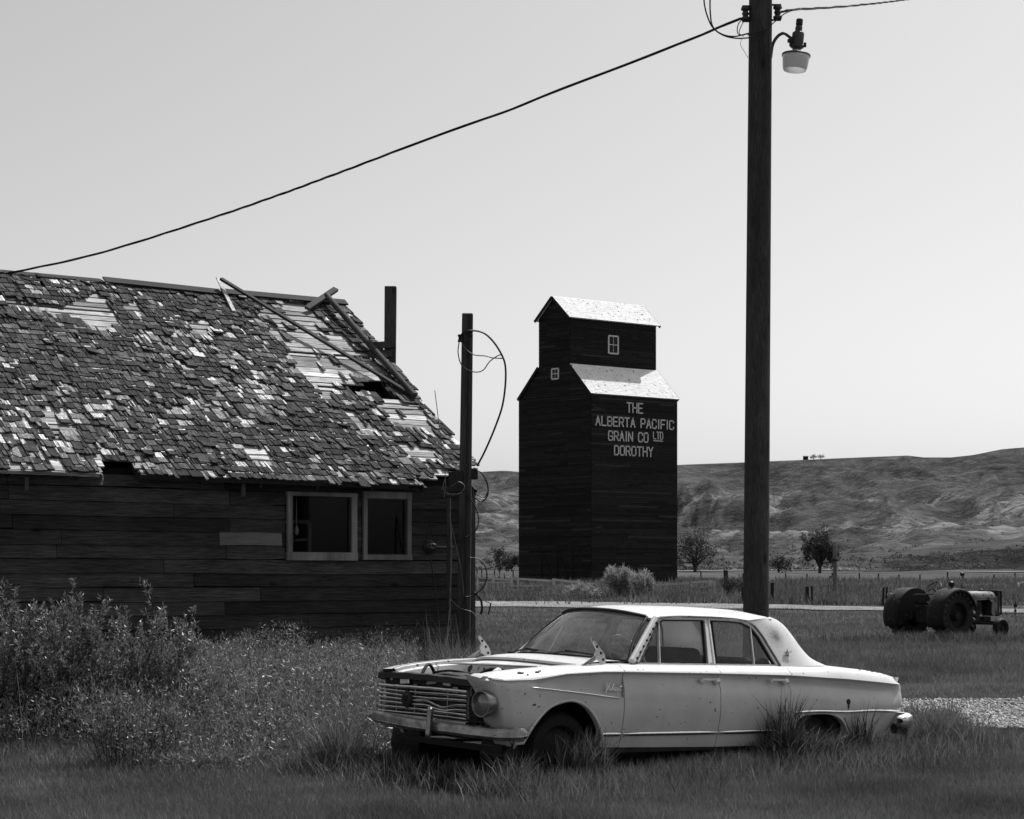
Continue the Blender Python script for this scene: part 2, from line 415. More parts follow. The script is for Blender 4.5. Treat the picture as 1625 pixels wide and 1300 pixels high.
def hills():
    yy = np.concatenate([np.arange(440, 620, 3.0), np.arange(620, 1750, 5.0), np.linspace(1760, 2600, 12)])
    uu = np.concatenate([np.linspace(-1.6, -.14, 50), np.arange(-.135, .36, .0011), np.linspace(.365, 1.6, 50)])
    Y, U = np.meshgrid(yy, uu, indexing='ij'); X = U*Y
    px = HX+FPX*U
    sky_y = np.interp(px, [-2000, 500, 760, 800, 825, 1075, 1200, 1270, 1340, 1440, 1466, 1510, 1545, 1590, 1625, 1800, 2600, 5000],
                      [760, 752, 749, 747, 749, 738, 733, 730, 727, 723, 726, 726, 722, 713, 710, 706, 716, 740])
    yt = np.stack([np.full_like(px, 905.), np.interp(px, [600, 1100, 1300, 1420, 1500, 1625, 2000], [897, 892, 890, 884, 878, 868, 868]),
                   np.interp(px, [600, 1100, 1625], [858, 850, 846]), np.interp(px, [600, 1075, 1300, 1625], [800, 800, 792, 786]),
                   sky_y+8, sky_y])
    Yk = np.array([450, 500, 900, 1250, 1560, 1640.])
    hk = EYE+(HY-yt)*Yk[:, None, None]/FPX
    h = np.full_like(X, 0.)
    for i in range(5):
        w = (Y >= Yk[i]) & (Y < Yk[i+1]); t = (Y-Yk[i])/(Yk[i+1]-Yk[i])
        t = np.clip(t, 0, 1); ts = t if i in (1,) else t*t*(3-2*t)*.6+t*.4
        h = np.where(w, hk[i]*(1-ts)+hk[i+1]*ts, h)
    h = np.where(Y < 450, 2.6, h); h = np.where(Y >= 1640, hk[5]-(Y-1640)*.01, h)
    wx = X+90*(fbm(X/230, Y/230, 3, 21)-.5); wy = Y+120*(fbm(X/260, Y/260, 3, 31)-.5)
    rid = 1-np.abs(2*fbm(wx/150+Y/700, wy/420, 3, 5)-1)*1.6          # spurs and gullies running down slope
    rid2 = 1-np.abs(2*fbm(wx/48, wy/120, 3, 15)-1)*1.6
    rid3 = np.abs(2*fbm(wx/17, wy/32, 3, 25)-1)
    A = smoothstep(600, 1100, Y)*(1-smoothstep(1480, 1640, Y)); B = smoothstep(520, 700, Y)*(1-smoothstep(1250, 1640, Y))
    k = smoothstep(1100, 1300, Y)*(1-smoothstep(1480, 1640, Y))
    h = h+(rid-.45)*26*A+(rid2-.5)*13*B*(1-.35*k)-(1-np.clip(rid3*3.2, 0, 1)**.7)*5.5*B*(.3+.7*smoothstep(.5, .6, fbm(X/90, Y/120, 2, 44)))
    h = h+(fbm(X/25, Y/25, 4, 8)-.5)*2.5*smoothstep(470, 560, Y)*(1-smoothstep(1500, 1640, Y))
    lim = EYE+(HY-sky_y-.6*(fbm(X/18, Y/50, 3, 88)-.3))*Y/FPX
    h = np.where(Y > 700, np.minimum(h, lim), h)
    h = h-np.abs(2*fbm(X/9, Y/40, 2, 61)-1)*2.2*smoothstep(450, 470, Y)*(1-smoothstep(500, 540, Y))
    o = gridmesh('hills', X, Y, h, M['hill'], kind='structure')
    yy_px = HY-(h-EYE)*FPX/Y
    clay = smoothstep(.50, .60, fbm(X/26, Y/42, 5, 77)+.16*(rid3-.25))*smoothstep(770, 795, yy_px)*(1-smoothstep(848, 862, yy_px))
    clay = np.maximum(clay, .7*smoothstep(.6, .7, fbm(X/60, Y/60, 4, 97))*smoothstep(850, 862, yy_px))
    clay = np.minimum(clay, 1)
    bank = smoothstep(1330, 1480, px)*(1-smoothstep(500, 516, Y)); clay = clay*(1-bank)-bank*.9
    a = o.data.attributes.new('clay', 'FLOAT', 'POINT'); a.data.foreach_set('value', clay.astype(np.float32).ravel())
    return X, Y, h
HXg, HYg, HHg = hills()

# ------------------------------------------------------------------ roads (sheets 4 mm and more above the turf)
def gravel_mat():
    m, nt, out = newmat('pale_gravel')
    n1 = noise_node(nt, 9, (1, 1, 1), 6, .8); n2 = noise_node(nt, .6, (1, 1, 1), 4, .6)
    col = mul(nt, ramp(nt, n1.outputs[0], [(.38, .08), (.5, .20), (.62, .36)]).outputs[0], ramp(nt, n2.outputs[0], [(.3, .7), (.7, 1.3)]).outputs[0])
    b = N(nt, 'ShaderNodeBsdfDiffuse'); nt.links.new(col, b.inputs['Color'])
    bp = N(nt, 'ShaderNodeBump'); bp.inputs['Strength'].default_value = .8; bp.inputs['Distance'].default_value = .04
    nt.links.new(n1.outputs[0], bp.inputs['Height']); nt.links.new(bp.outputs[0], b.inputs['Normal'])
    nt.links.new(b.outputs[0], out.inputs[0]); return m
M['gravel'] = gravel_mat()
def strip(name, cl, lift=.03, nw=5, rag=.6, **p):
    """cl: list of (x, y, width); ragged edges"""
    pts = cr(cl, 14); rows = []
    P = np.array(pts); T = np.gradient(P[:, :2], axis=0); T /= np.linalg.norm(T, axis=1)[:, None]
    Nn = np.stack([-T[:, 1], T[:, 0]], -1)
    w1 = (fbm(P[:, 0]/2, P[:, 1]/2, 3, 3)-.5)*rag*2; w2 = (fbm(P[:, 0]/2, P[:, 1]/2, 3, 13)-.5)*rag*2
    X = np.zeros((len(P), nw)); Y = X.copy()
    for j in range(nw):
        k = j/(nw-1); o = -(P[:, 2]/2+w1)*(1-k)+(P[:, 2]/2+w2)*k
        X[:, j] = P[:, 0]+Nn[:, 0]*o; Y[:, j] = P[:, 1]+Nn[:, 1]*o
    return gridmesh(name, X, Y, terr(X, Y)+lift, M['gravel'], kind='structure', **p)
ROAD = [(-95, 118, 9), (-50, 100, 9), (-14, 93, 9), (0, 89, 8.5), (12, 84, 8), (22, 76, 7.5), (40, 66, 7), (75, 52, 7)]
strip('gravel_road', ROAD, lift=.05)
PATH = [(4.1, 19.6, .6), (4.7, 20.0, 3.2), (6.0, 19.8, 4.2), (8.5, 18.9, 4.2), (12, 18, 4), (20, 17, 4)]
strip('gravel_path', PATH, lift=.035, nw=7, rag=.5)
strip('far_road', [(38, 133, 10), (60, 126, 10), (110, 110, 10)], lift=.1)
strip('field_track', [(-160, 410, 30), (-30, 400, 26), (60, 395, 24), (160, 380, 24), (300, 360, 24)], lift=.15, rag=8).data.materials[0] = \
    mat('dry_grass_band', .07, .13, .3, (1, 4, 1), bump=0)

# loose stones on the near path
def stones():
    n = 24000; t = RNG.random(n); P = np.array(cr(PATH, 14)); i = (RNG.beta(1, 1.5, n)*(len(P)-2)).astype(int)
    x = P[i, 0]+RNG.normal(0, .2, n); y = P[i, 1]+(RNG.random(n)-.5)*P[i, 2]*1.1
    z = terr(x, y)+.04; s = RNG.gamma(2, .0042, n)+.004
    base = np.array([[1, 0, 0], [-1, 0, 0], [0, 1, 0], [0, -1, 0], [0, 0, .7], [0, 0, -.7]])
    f = np.array([[0, 2, 4], [2, 1, 4], [1, 3, 4], [3, 0, 4], [2, 0, 5], [1, 2, 5], [3, 1, 5], [0, 3, 5]])
    V = (base[None]*s[:, None, None]*RNG.uniform(.6, 1.3, (n, 6, 1)))+np.stack([x, y, z], -1)[:, None]
    F = f[None]+(np.arange(n)*6)[:, None, None]
    m = leafmat('loose_stone', .30, .9, 0, rough=.9, spec=.1)
    fastmesh('gravel_stones', V.reshape(-1, 3), F.reshape(-1, 3), m, tone=np.repeat(RNG.random(n), 8), kind='stuff')
stones()

# ------------------------------------------------------------------ grain elevator
def lerp(a, b, t): return a+(b-a)*t
GLY = {'T': [[(0, 1), (1, 1)], [(.5, 1), (.5, 0)]], 'H': [[(0, 0), (0, 1)], [(1, 0), (1, 1)], [(0, .5), (1, .5)]],
       'E': [[(1, 1), (0, 1), (0, 0), (1, 0)], [(0, .5), (.8, .5)]], 'A': [[(0, 0), (.5, 1), (1, 0)], [(.2, .35), (.8, .35)]],
       'L': [[(0, 1), (0, 0), (1, 0)]], 'B': [[(0, 0), (0, 1), (.75, 1), (1, .85), (1, .62), (.8, .5), (0, .5)], [(.8, .5), (1, .38), (1, .15), (.75, 0), (0, 0)]],
       'R': [[(0, 0), (0, 1), (.75, 1), (1, .85), (1, .6), (.75, .47), (0, .47)], [(.55, .47), (1, 0)]],
       'P': [[(0, 0), (0, 1), (.75, 1), (1, .85), (1, .6), (.75, .45), (0, .45)]],
       'C': [[(1, .78), (1, .88), (.78, 1), (.22, 1), (0, .85), (0, .15), (.22, 0), (.78, 0), (1, .12), (1, .25)]],
       'G': [[(1, .78), (1, .88), (.78, 1), (.22, 1), (0, .85), (0, .15), (.22, 0), (.78, 0), (1, .12), (1, .45), (.55, .45)]],
       'I': [[(.5, 0), (.5, 1)]], 'F': [[(1, 1), (0, 1), (0, 0)], [(0, .5), (.8, .5)]], 'N': [[(0, 0), (0, 1), (1, 0), (1, 1)]],
       'O': [[(.22, 1), (0, .85), (0, .15), (.22, 0), (.78, 0), (1, .15), (1, .85), (.78, 1), (.22, 1)]],
       'D': [[(0, 0), (0, 1), (.7, 1), (1, .82), (1, .18), (.7, 0), (0, 0)]], 'Y': [[(0, 1), (.5, .5), (1, 1)], [(.5, .5), (.5, 0)]]}
def letters(mb, txt, org, ux, uz, nrm, width, hgt, sw, under=False, sp=.42):
    """write txt from org (lower left) over width; stroke boxes standing proud along nrm"""
    units = [(.35 if c == 'I' else .7 if c == ' ' else 1.) for c in txt]
    tot = sum(units)+sp*(len(txt)-1); k = width/tot; x = 0
    ux, uz, nrm, org = map(Vector, (ux, uz, nrm, org))
    for c, u in zip(txt, units):
        for pl in GLY.get(c, []):
            for a, b in zip(pl[:-1], pl[1:]):
                if c == 'I': a = (.5, a[1]); b = (.5, b[1])
                p = org+ux*((x+a[0]*u)*k)+uz*(a[1]*hgt); q = org+ux*((x+b[0]*u)*k)+uz*(b[1]*hgt)
                d = (q-p).normalized(); p -= d*sw*.45; q += d*sw*.45
                mb.beam(p, q, sw, .02, up=nrm)
        x += u+sp
    if under: mb.beam(org-uz*hgt*.28, org+ux*width-uz*hgt*.28, sw, .02, up=nrm)

def elevator():
    Nc = at(938, HY, 140.); Rc = at(1074.5, HY, 144.9); Lc = at(823.5, HY, 144.9)
    for p in (Nc, Rc, Lc): p.z = 0
    bz = .55
    t = thing('grain_elevator', 'tall dark wooden grain elevator with bright shingled roofs and painted lettering', 'grain elevator', (Nc.x, Nc.y, bz))
    A = Rc-Nc; Lv = Lc-Nc; la, ll = A.length, Lv.length; a = A/la; l = Lv/ll; up = Vector((0, 0, 1))
    P = lambda u, v, z: a*u+l*v+up*(z-bz)          # local coords from N corner (z absolute)
    nr = a.cross(up).normalized();  nr = nr if nr.y < 0 else -nr      # outward normal of right face
    nl = l.cross(up).normalized();  nl = nl if nl.y < 0 else -nl      # outward normal of left gable
    ze = 16.0; c0, c1 = .285*ll, .715*ll; zc = 18.45; zk = 22.35; zp = 24.0; mid = ll/2
    m = MB()
    m.add([P(0, 0, bz-.6), P(la, 0, bz-.6), P(la, ll, bz-.6), P(0, ll, bz-.6), P(0, 0, ze), P(la, 0, ze), P(la, ll, ze), P(0, ll, ze)],
          [(0, 1, 5, 4), (1, 2, 6, 5), (2, 3, 7, 6), (3, 0, 4, 7)])
    for u in (0, la): m.add([P(u, 0, ze), P(u, ll, ze), P(u, c1, zc), P(u, c0, zc)], [(0, 1, 2, 3)])
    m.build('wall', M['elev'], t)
    m = MB()
    m.add([P(.02, c0, zc-.3), P(la-.02, c0, zc-.3), P(la-.02, c1, zc-.3), P(.02, c1, zc-.3), P(.02, c0, zk), P(la-.02, c0, zk), P(la-.02, c1, zk), P(.02, c1, zk)],
          [(0, 1, 5, 4), (1, 2, 6, 5), (2, 3, 7, 6), (3, 0, 4, 7)])
    for u in (.02, la-.02): m.add([P(u, c0, zk), P(u, c1, zk), P(u, mid, zp)], [(0, 1, 2)])
    m.build('cupola_wall', M['elev'], t)
    # clapboards: real laps, far too fine to pick apart
    m = MB(); rr = random.Random(3)
    def clap(o0, o1, z0, z1, nrm, step=.19, vlim=None):
        z = z0
        while z < z1-.02:
            zz = min(z+step-.012, z1)
            cu = sorted([0, 1]+[rr.random() for _ in range(rr.choice([1, 2, 3]))])
            for f0, f1 in zip(cu[:-1], cu[1:]):
                if vlim: v0, v1 = vlim((z+zz)/2); f0 = v0+(v1-v0)*f0; f1 = v0+(v1-v0)*f1
                m.tone = .5+(.6 if rr.random() < .07 else rr.uniform(-.25, .2))
                p, q = lerp(o0, o1, f0), lerp(o0, o1, f1)
                b = nrm*.045; tt = nrm*.012
                dz = up*(z-bz); dz2 = up*(zz-bz)
                m.add([p+dz+b, q+dz+b, q+dz2+tt, p+dz2+tt, p+dz, q+dz], [(0, 1, 2, 3), (4, 5, 1, 0)])
            z += step
    O = Vector((0, 0, 0))
    clap(O, a*la, bz, ze-.05, nr); clap(O, l*ll, bz, ze, nl)
    clap(O, l*ll, ze, zc, nl, vlim=lambda z: ((z-ze)/(zc-ze)*.285, 1-(z-ze)/(zc-ze)*.285))
    clap(l*c0+nl*.0, l*c0+a*la, zc+.02, zk-.05, nr); clap(l*c0, l*c1, zc, zk, nl)
    clap(l*c0, l*c1, zk, zp, nl, vlim=lambda z: ((z-zk)/(zp-zk)*.5, 1-(z-zk)/(zp-zk)*.5))
    m.build('clapboard', M['elev'], t, kind='stuff')
    def slope(name, v0, z0, v1, z1, o_l=.28, o_a=.28, th=.10):
        """roof sheet from eave (v0,z0) to head (v1,z1), with eave overhang"""
        d = (P(0, v1, z1)-P(0, v0, z0)).normalized(); e0 = P(0, v0, z0)-d*o_l; e1 = P(0, v1, z1)
        nn = d.cross(a).normalized(); nn = nn if nn.z > 0 else -nn
        mm = MB(); pts = []
        nrow = 22; ncol = 44
        for i in range(nrow):                       # shingle courses: stepped butts, uneven
            f0, f1 = i/nrow, (i+1)/nrow
            p0 = lerp(e0, e1, f0); p1 = lerp(e0, e1, f1)
            for j in range(ncol):
                g0 = -o_a+(la+2*o_a)*j/ncol; g1 = -o_a+(la+2*o_a)*(j+1)/ncol
                k = rr.uniform(-.012, .012); mm.tone = rr.random()
                h0 = nn*(th+.012+k*.5); h1 = nn*(th+.0)
                mm.add([p0+a*g0+h0, p0+a*g1+h0, p1+a*g1+h1, p1+a*g0+h1, p0+a*g0, p0+a*g1], [(0, 1, 2, 3), (4, 5, 1, 0)])
        mm.add([e0-a*o_a, e0+a*(la+o_a), e1+a*(la+o_a), e1-a*o_a]+[q+nn*th for q in (e0-a*o_a, e0+a*(la+o_a), e1+a*(la+o_a), e1-a*o_a)],
               [(3, 2, 1, 0), (4, 5, 6, 7), (0, 4, 7, 3), (1, 2, 6, 5), (0, 1, 5, 4), (3, 7, 6, 2)])
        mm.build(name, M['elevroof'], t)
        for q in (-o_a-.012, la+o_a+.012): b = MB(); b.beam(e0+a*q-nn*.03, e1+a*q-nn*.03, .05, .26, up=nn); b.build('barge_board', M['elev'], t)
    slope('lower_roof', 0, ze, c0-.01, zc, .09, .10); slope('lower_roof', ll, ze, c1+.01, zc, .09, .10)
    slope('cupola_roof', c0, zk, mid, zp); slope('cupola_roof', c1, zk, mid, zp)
    # windows
    def window(px0, py0, px1, py1, plane_o, ax, nrm, Yd, mull):
        f = MB(); o = Vector((Nc.x, Nc.y, bz))
        def hit(px, py):
            d = at(px, py, 1.)-Vector((0, 0, EYE)); q = o+plane_o-Vector((0, 0, EYE))
            return Vector((0, 0, EYE))+d*(q.dot(nrm)/d.dot(nrm))-o
        c_ = [hit(px0, py0), hit(px1, py0), hit(px1, py1), hit(px0, py1)]
        tl, br = c_[0], c_[2]; w = (br-tl).dot(ax); zt_, zb_ = tl.z, br.z
        base = tl-up*0; p = lambda u, z: tl+ax*u*(1)+up*(z-tl.z)+nrm*.07
        for q0, q1 in ((p(0, zt_), p(w, zt_)), (p(0, zb_), p(w, zb_)), (p(0, zb_), p(0, zt_)), (p(w, zb_), p(w, zt_))):
            f.beam(q0, q1, .12, .06, up=nrm)
        fo = f.build('window', M['trim'], t)
        b = MB(); z2 = (zt_+zb_)/2; b.beam(p(0, z2), p(w, z2), .06, .04, up=nrm)
        if mull: b.beam(p(w/2, zb_), p(w/2, zt_), .025, .035, up=nrm)
        b.build('glazing_bar', M['trim'], fo)
        b = MB(); b.beam(p((w)/2, zb_)-nrm*.02, p(w/2, zt_)-nrm*.02, abs(w), .01, up=nrm); b.build('pane', M['shedglass'], fo)
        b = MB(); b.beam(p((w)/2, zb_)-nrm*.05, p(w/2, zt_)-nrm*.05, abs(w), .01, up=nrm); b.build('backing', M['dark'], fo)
    window(965, 533, 980, 562, l*c0, a, nr, 141, True)
    window(876.5, 586, 887, 601, O, l, nl, 142, True)
    # big door on the gable side
    d = MB(); z0, z1 = bz, bz+3.0
    for v in (1.9, 3.5, 5.1): d.beam(l*v+nl*.07+up*0, l*v+nl*.07+up*3.0, .16, .05, up=nl)
    d.beam(l*1.0+nl*.08+up*3.1, l*6.4+nl*.08+up*3.1, .22, .08, up=nl)
    for v0, v1 in ((1.9, 3.5), (3.5, 5.1)): d.beam(l*v0+nl*.075+up*.1, l*v1+nl*.075+up*2.9, .12, .04, up=nl)
    d.build('sliding_door', M['elev'], t)
    # lettering
    def line(txt, x0, x1, yb, yt_, sw, under=False, name='lettering'):
        o = Vector((Nc.x, Nc.y, bz))
        def hit(px, py):
            dd = at(px, py, 1.)-Vector((0, 0, EYE)); q = o-Vector((0, 0, EYE))
            return Vector((0, 0, EYE))+dd*(q.dot(nr)/dd.dot(nr))-o
        p0, p1, p2 = hit(x0, yb), hit(x1, yb+(x1-x0)*.026), hit(x0, yt_)
        b = MB(); ux = (p1-p0); w = Vector((ux.x, ux.y, 0)).length
        letters(b, txt, p0+nr*.062, a, up, nr, w, p2.z-p0.z, sw, False)
        b.build(name, M['white'], t)
        if under:
            b = MB(); q = p0+nr*.062-up*(p2.z-p0.z)*.28; b.beam(q, q+a*w, sw, .02, up=nr); b.build('lettering_underline', M['white'], t)
    line('THE', 994.5, 1019, 654.2, 639.3, .105)
    line('ALBERTA PACIFIC', 945, 1068, 674.5, 660.5, .105)
    line('GRAIN CO', 965, 1027.5, 698.5, 684.2, .105)
    line('LTD', 1036, 1051, 696.5, 685.5, .075, under=True)
    line('DOROTHY', 974.5, 1035, 721.7, 707.5, .105)
elevator()

# ------------------------------------------------------------------ the old shed
def shed():
    t = thing('wooden_shed', 'weathered dark wooden shed with a broken shingle roof and two windows, at the left', 'shed', (SH_O.x, SH_O.y, 0), (0, 0, SH_PHI))
    # local: -x runs left along the front wall, +y runs back, z up.
    d = Vector((math.cos(SH_PHI), math.sin(SH_PHI), 0)); n = Vector((-d.y, d.x, 0)); org = Vector((SH_O.x, SH_O.y, 0))
    def on(px, py, yl=0.):                 # photo pixel -> local (x,z) on the plane y=yl
        dd = at(px, py, 1.)-Vector((0, 0, EYE)); q = org+n*yl-Vector((0, 0, EYE))
        w = Vector((0, 0, EYE))+dd*(q.dot(n)/dd.dot(n))-org; return w.dot(d), w.z
    LEN = 13.5; DEP = 9.0; EV = 2.90; OV = .34; PITCH = math.atan2(3.33, 4.5+OV)
    rr = random.Random(11)
    w1 = [on(452, 778), on(564, 890)]; w2 = [on(573, 781), on(650, 890)]
    rects = [(w1[0][0], w1[1][0], w1[1][1], w1[0][1]), (w2[0][0], w2[1][0], w2[1][1], w2[0][1])]
    # front wall boards
    lx, lz = on(347, 849); lx2, lz2 = on(447, 866)
    z = -.25; row = 0; jx = on(358, 1000)[0]
    bw_ = .187
    rows = []
    zlight = (lz+lz2)/2
    while z < EV-.03:
        rows.append((z, min(z+bw_, EV))); z += bw_
    for z0, z1 in rows:
        zm = (z0+z1)/2; segs = []; x = 0.0; first = True
        while x > -LEN:
            if first and rr.random() < .55: L_ = -jx+rr.choice([0, .02, -.05])
            else: L_ = rr.uniform(2.2, 4.8)
            x2 = max(x-L_, -LEN); segs.append((x2, x)); x = x2; first = False
        light = None
        if z0 <= zlight < z1: light = (lx, lx2)
        out = []
        for x0, x1 in segs:
            cuts = [(x0, x1)]
            for (ra, rb, rz0, rz1) in rects:
                if z1 > rz0+.03 and z0 < rz1-.03:
                    nc = []
                    for c0, c1 in cuts:
                        if rb <= c0 or ra >= c1: nc.append((c0, c1))
                        else:
                            if ra > c0: nc.append((c0, ra))
                            if rb < c1: nc.append((rb, c1))
                    cuts = nc
            if light:
                nc = []
                for c0, c1 in cuts:
                    if light[1] <= c0 or light[0] >= c1: nc.append((c0, c1))
                    else:
                        if light[0] > c0: nc.append((c0, light[0]))
                        if light[1] < c1: nc.append((light[1], c1))
                cuts = nc
            out += [c for c in cuts if c[1]-c[0] > .04]
        if light: out.append(('L', light))
        for c_ in out:
            lt = c_[0] == 'L'; x0, x1 = c_[1] if lt else c_
            m = MB(); m.tone = rr.random(); g_ = .004
            tilt = rr.uniform(-.006, .006) if not lt else 0; n_ = max(2, int((x1-x0)/.35)); dz = rr.uniform(-.007, .007)
            top, bot = [], []
            warp = rr.uniform(0, .022); ph = rr.uniform(0, 6)
            for i in range(n_+1):
                f = i/n_; xx = x0+g_+(x1-x0-2*g_)*f
                cz = warp*math.sin(ph+f*5)*.6
                cy = (warp*math.cos(ph+f*7)*.5)
                bot.append((xx, -.034+cy, z0+dz+cz+rr.uniform(-.002, .002))); top.append((xx, -.012+cy*.5, z1+dz-.002+tilt*(f-.5)+rr.uniform(-.002, .002)))
            rowsg = [[(p[0], p[1]+.024, p[2]) for p in bot], bot, top, [(p[0], p[1]+.02, p[2]) for p in top]]
            m.grid(rowsg)
            m.add([rowsg[0][0], bot[0], top[0], rowsg[3][0]], [(3, 2, 1, 0)]); m.add([rowsg[0][-1], bot[-1], top[-1], rowsg[3][-1]], [(0, 1, 2, 3)])
            m.build('board', M['boardlight'] if lt else M['board'], t)
    # dark shell behind, with gaps for the windows
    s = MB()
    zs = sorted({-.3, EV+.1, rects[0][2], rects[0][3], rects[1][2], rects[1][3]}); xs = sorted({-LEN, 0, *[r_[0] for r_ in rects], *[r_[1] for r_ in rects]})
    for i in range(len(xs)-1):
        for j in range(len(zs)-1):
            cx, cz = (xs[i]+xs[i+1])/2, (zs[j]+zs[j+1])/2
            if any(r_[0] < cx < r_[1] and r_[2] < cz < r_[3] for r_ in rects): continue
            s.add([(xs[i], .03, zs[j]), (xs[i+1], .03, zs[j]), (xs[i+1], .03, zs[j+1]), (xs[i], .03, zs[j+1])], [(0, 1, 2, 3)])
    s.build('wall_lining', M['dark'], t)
    # gable ends and back
    m = MB(); RZ = EV+math.tan(PITCH)*(DEP/2)
    for xg in (-.02, -LEN): m.poly([(xg, .035, -.3), (xg, DEP, -.3), (xg, DEP, EV), (xg, DEP/2, RZ-.1), (xg, .035, EV)], (-.03, 0, 0))
    m.poly([(-LEN, DEP, -.3), (0, DEP, -.3), (0, DEP, EV), (-LEN, DEP, EV)], (0, -.03, 0))
    m.add([(-LEN, 0, -.02), (0, 0, -.02), (0, DEP, -.02), (-LEN, DEP, -.02)], [(0, 1, 2, 3)])
    m.build('rear_wall', M['board'], t)
    m = MB(); m.poly([(-.06, .05, -.2), (-.06, DEP-.05, -.2), (-.06, DEP-.05, EV), (-.06, .05, EV)], (-.01, 0, 0)); m.poly([(-LEN+.05, 1.9, -.2), (-.06, 1.9, -.2), (-.06, 1.9, EV+1.2), (-LEN+.05, 1.9, EV+1.2)], (0, .03, 0)); m.build('blackout_lining', M['dark'], t)  # added near-black sheets; the unlit inside is put into their colour
    m = MB(); m.box((.0, -.02, EV/2-.1), (.07, .11, EV+.2)); m.build('corner_board', M['post'], t)
    # windows
    for k, (x0, x1, z0, z1) in enumerate(rects):
        fw = .095 if k == 0 else .075
        f = MB()
        f.box(((x0+x1)/2, -.05, z0+fw*.6), (x1-x0, .07, fw*1.2 if k == 0 else fw))
        f.box(((x0+x1)/2, -.048, z1-fw/2), (x1-x0, .06, fw*(.6 if k == 0 else 1.35)))
        f.box((x0+fw/2, -.045, (z0+z1)/2), (fw*.8, .055, z1-z0-.06)); f.box((x1-fw/2, -.045, (z0+z1)/2), (fw*.9, .055, z1-z0-.06))
        fo = f.build('window', M['frame'], t, bevel=.004)
        f = MB(); ia, ib, ja, jb = x0+fw, x1-fw, z0+fw*1.1, z1-fw*(.7 if k == 0 else 1.2)
        for p, q in (((ia, ja), (ib, ja)), ((ia, jb), (ib, jb)), ((ia, ja), (ia, jb)), ((ib, ja), (ib, jb))):
            f.beam((p[0], -.015, p[1]), (q[0], -.015, q[1]), .035, .04, up=(0, 1, 0))
        f.build('sash', M['board'], fo)
        f = MB(); f.add([(ia, .0, ja), (ib, .0, ja), (ib, .0, jb), (ia, .0, jb)], [(0, 1, 2, 3)]); f.build('pane', M['shedglass'], fo)
    # roof frame coordinates: e runs up the slope
    cs, sn = math.cos(PITCH), math.sin(PITCH); e0 = Vector((0, -OV, EV-.03)); ev = Vector((0, cs, sn)); nv = Vector((0, -sn, cs))
    SL = (DEP/2+OV)/cs; RX = .26                                     # slope length, rake overhang
    def Q(x, u, h=0): return Vector((x, 0, -x*(.0065*(1-u/SL)-.0045*u/SL)-.012*math.sin(-x*.9)*(u/SL)))+e0+ev*u+nv*h   # the old roof sags a little
    def onroof(px, py):                     # photo pixel -> (x, u) on the roof plane
        nw = d*0+n*(-sn)+Vector((0, 0, cs)); q = org+n*e0.y+Vector((0, 0, e0.z))-Vector((0, 0, EYE)); dd = at(px, py, 1.)-Vector((0, 0, EYE))
        w = Vector((0, 0, EYE))+dd*(q.dot(nw)/dd.dot(nw))-org; l_ = Vector((w.dot(d), w.dot(n), w.z))-e0
        return l_.x, l_.dot(ev)
    roof = MB(); roof.beam(Q(-LEN-.2, SL+.02, -.12), Q(RX-.1, SL+.02, -.12), .04, .16); roof = roof.build('roof', M['rafter'], t)
    # holes right through, where even the sheathing is gone
    holes = [[onroof(*p) for p in ((530, 608), (600, 603), (648, 634), (600, 634), (560, 632))],
             [onroof(*p) for p in ((155, 738), (225, 742), (222, 760), (158, 756))]]
    bare = [[onroof(*p) for p in q] for q in (
        ((0, 468), (95, 485), (150, 468), (170, 500), (115, 510), (60, 500), (0, 490)),
        ((120, 480), (165, 470), (195, 520), (170, 535), (130, 515)), ((190, 480), (215, 478), (232, 505), (200, 505)),
        ((60, 655), (110, 655), (130, 700), (80, 690)), ((425, 480), (480, 478), (600, 585), (610, 600), (525, 605), (440, 540), (400, 500)),
        ((440, 545), (520, 600), (545, 640), (520, 640), (450, 560)), ((600, 628), (665, 640), (700, 690), (640, 690), (590, 650)),
        ((375, 610), (400, 640), (395, 640), (372, 625)), ((375, 700), (420, 715), (440, 745), (400, 740)),
        ((270, 560), (300, 580), (300, 590), (278, 580)), ((290, 510), (340, 510), (335, 545), (310, 530)),
        ((540, 650), (560, 650), (610, 690), (580, 690)), ((630, 700), (690, 715), (700, 740), (660, 740)),
        ((640, 785), (735, 742), (780, 790), (650, 800)))]
    def inside(p, poly):
        x, y = p; c_ = False
        for i in range(len(poly)):
            (x1, y1), (x2, y2) = poly[i], poly[i-1]
            if (y1 > y) != (y2 > y) and x < (x2-x1)*(y-y1)/(y2-y1)+x1: c_ = not c_
        return c_
    gone = [onroof(*p) for p in ((651, 776), (690, 757), (728, 741), (790, 738), (820, 830), (650, 830))]
    # sheathing planks across the slope
    u = 0.0
    while u < SL-.05:
        wd = rr.uniform(.13, .19); x = RX-.04
        while x > -LEN:
            L_ = rr.uniform(1.4, 3.6); x2 = max(x-L_, -LEN)
            segs = [(x2, x)]
            res = []; k = 16; run = None; step = (x-x2)/k
            for i in range(k):
                c_ = (x2+step*(i+.5), u+wd/2)
                ok = not any(inside(c_, h) for h in holes) and not inside(c_, gone)
                if ok and run is None: run = x2+step*i
                if (not ok) and run is not None: res.append((run, x2+step*i)); run = None
            if run is not None: res.append((run, x))
            for a0, a1 in res:
                if a1-a0 < .08: continue
                m = MB(); m.tone = rr.random()*.9+.1; M3 = Matrix((Vector((1, 0, 0)), ev, nv)).transposed()
                m.box(Q((a0+a1)/2, u+wd/2, -.02+rr.uniform(-.003, .006)), (a1-a0-.01, wd-rr.choice([.012, .02, .03, .05, .07]), .022), M3)
                m.build('sheathing_board', M['sheath'], roof)
            x = x2
        u += wd
    # rafters
    for i in range(16):
        x = -.1-i*.85
        m = MB(); m.beam(Q(x, .0, -.09), Q(x, SL, -.09), .045, .10, up=nv)
        m.build('rafter', M['rafter'], roof)
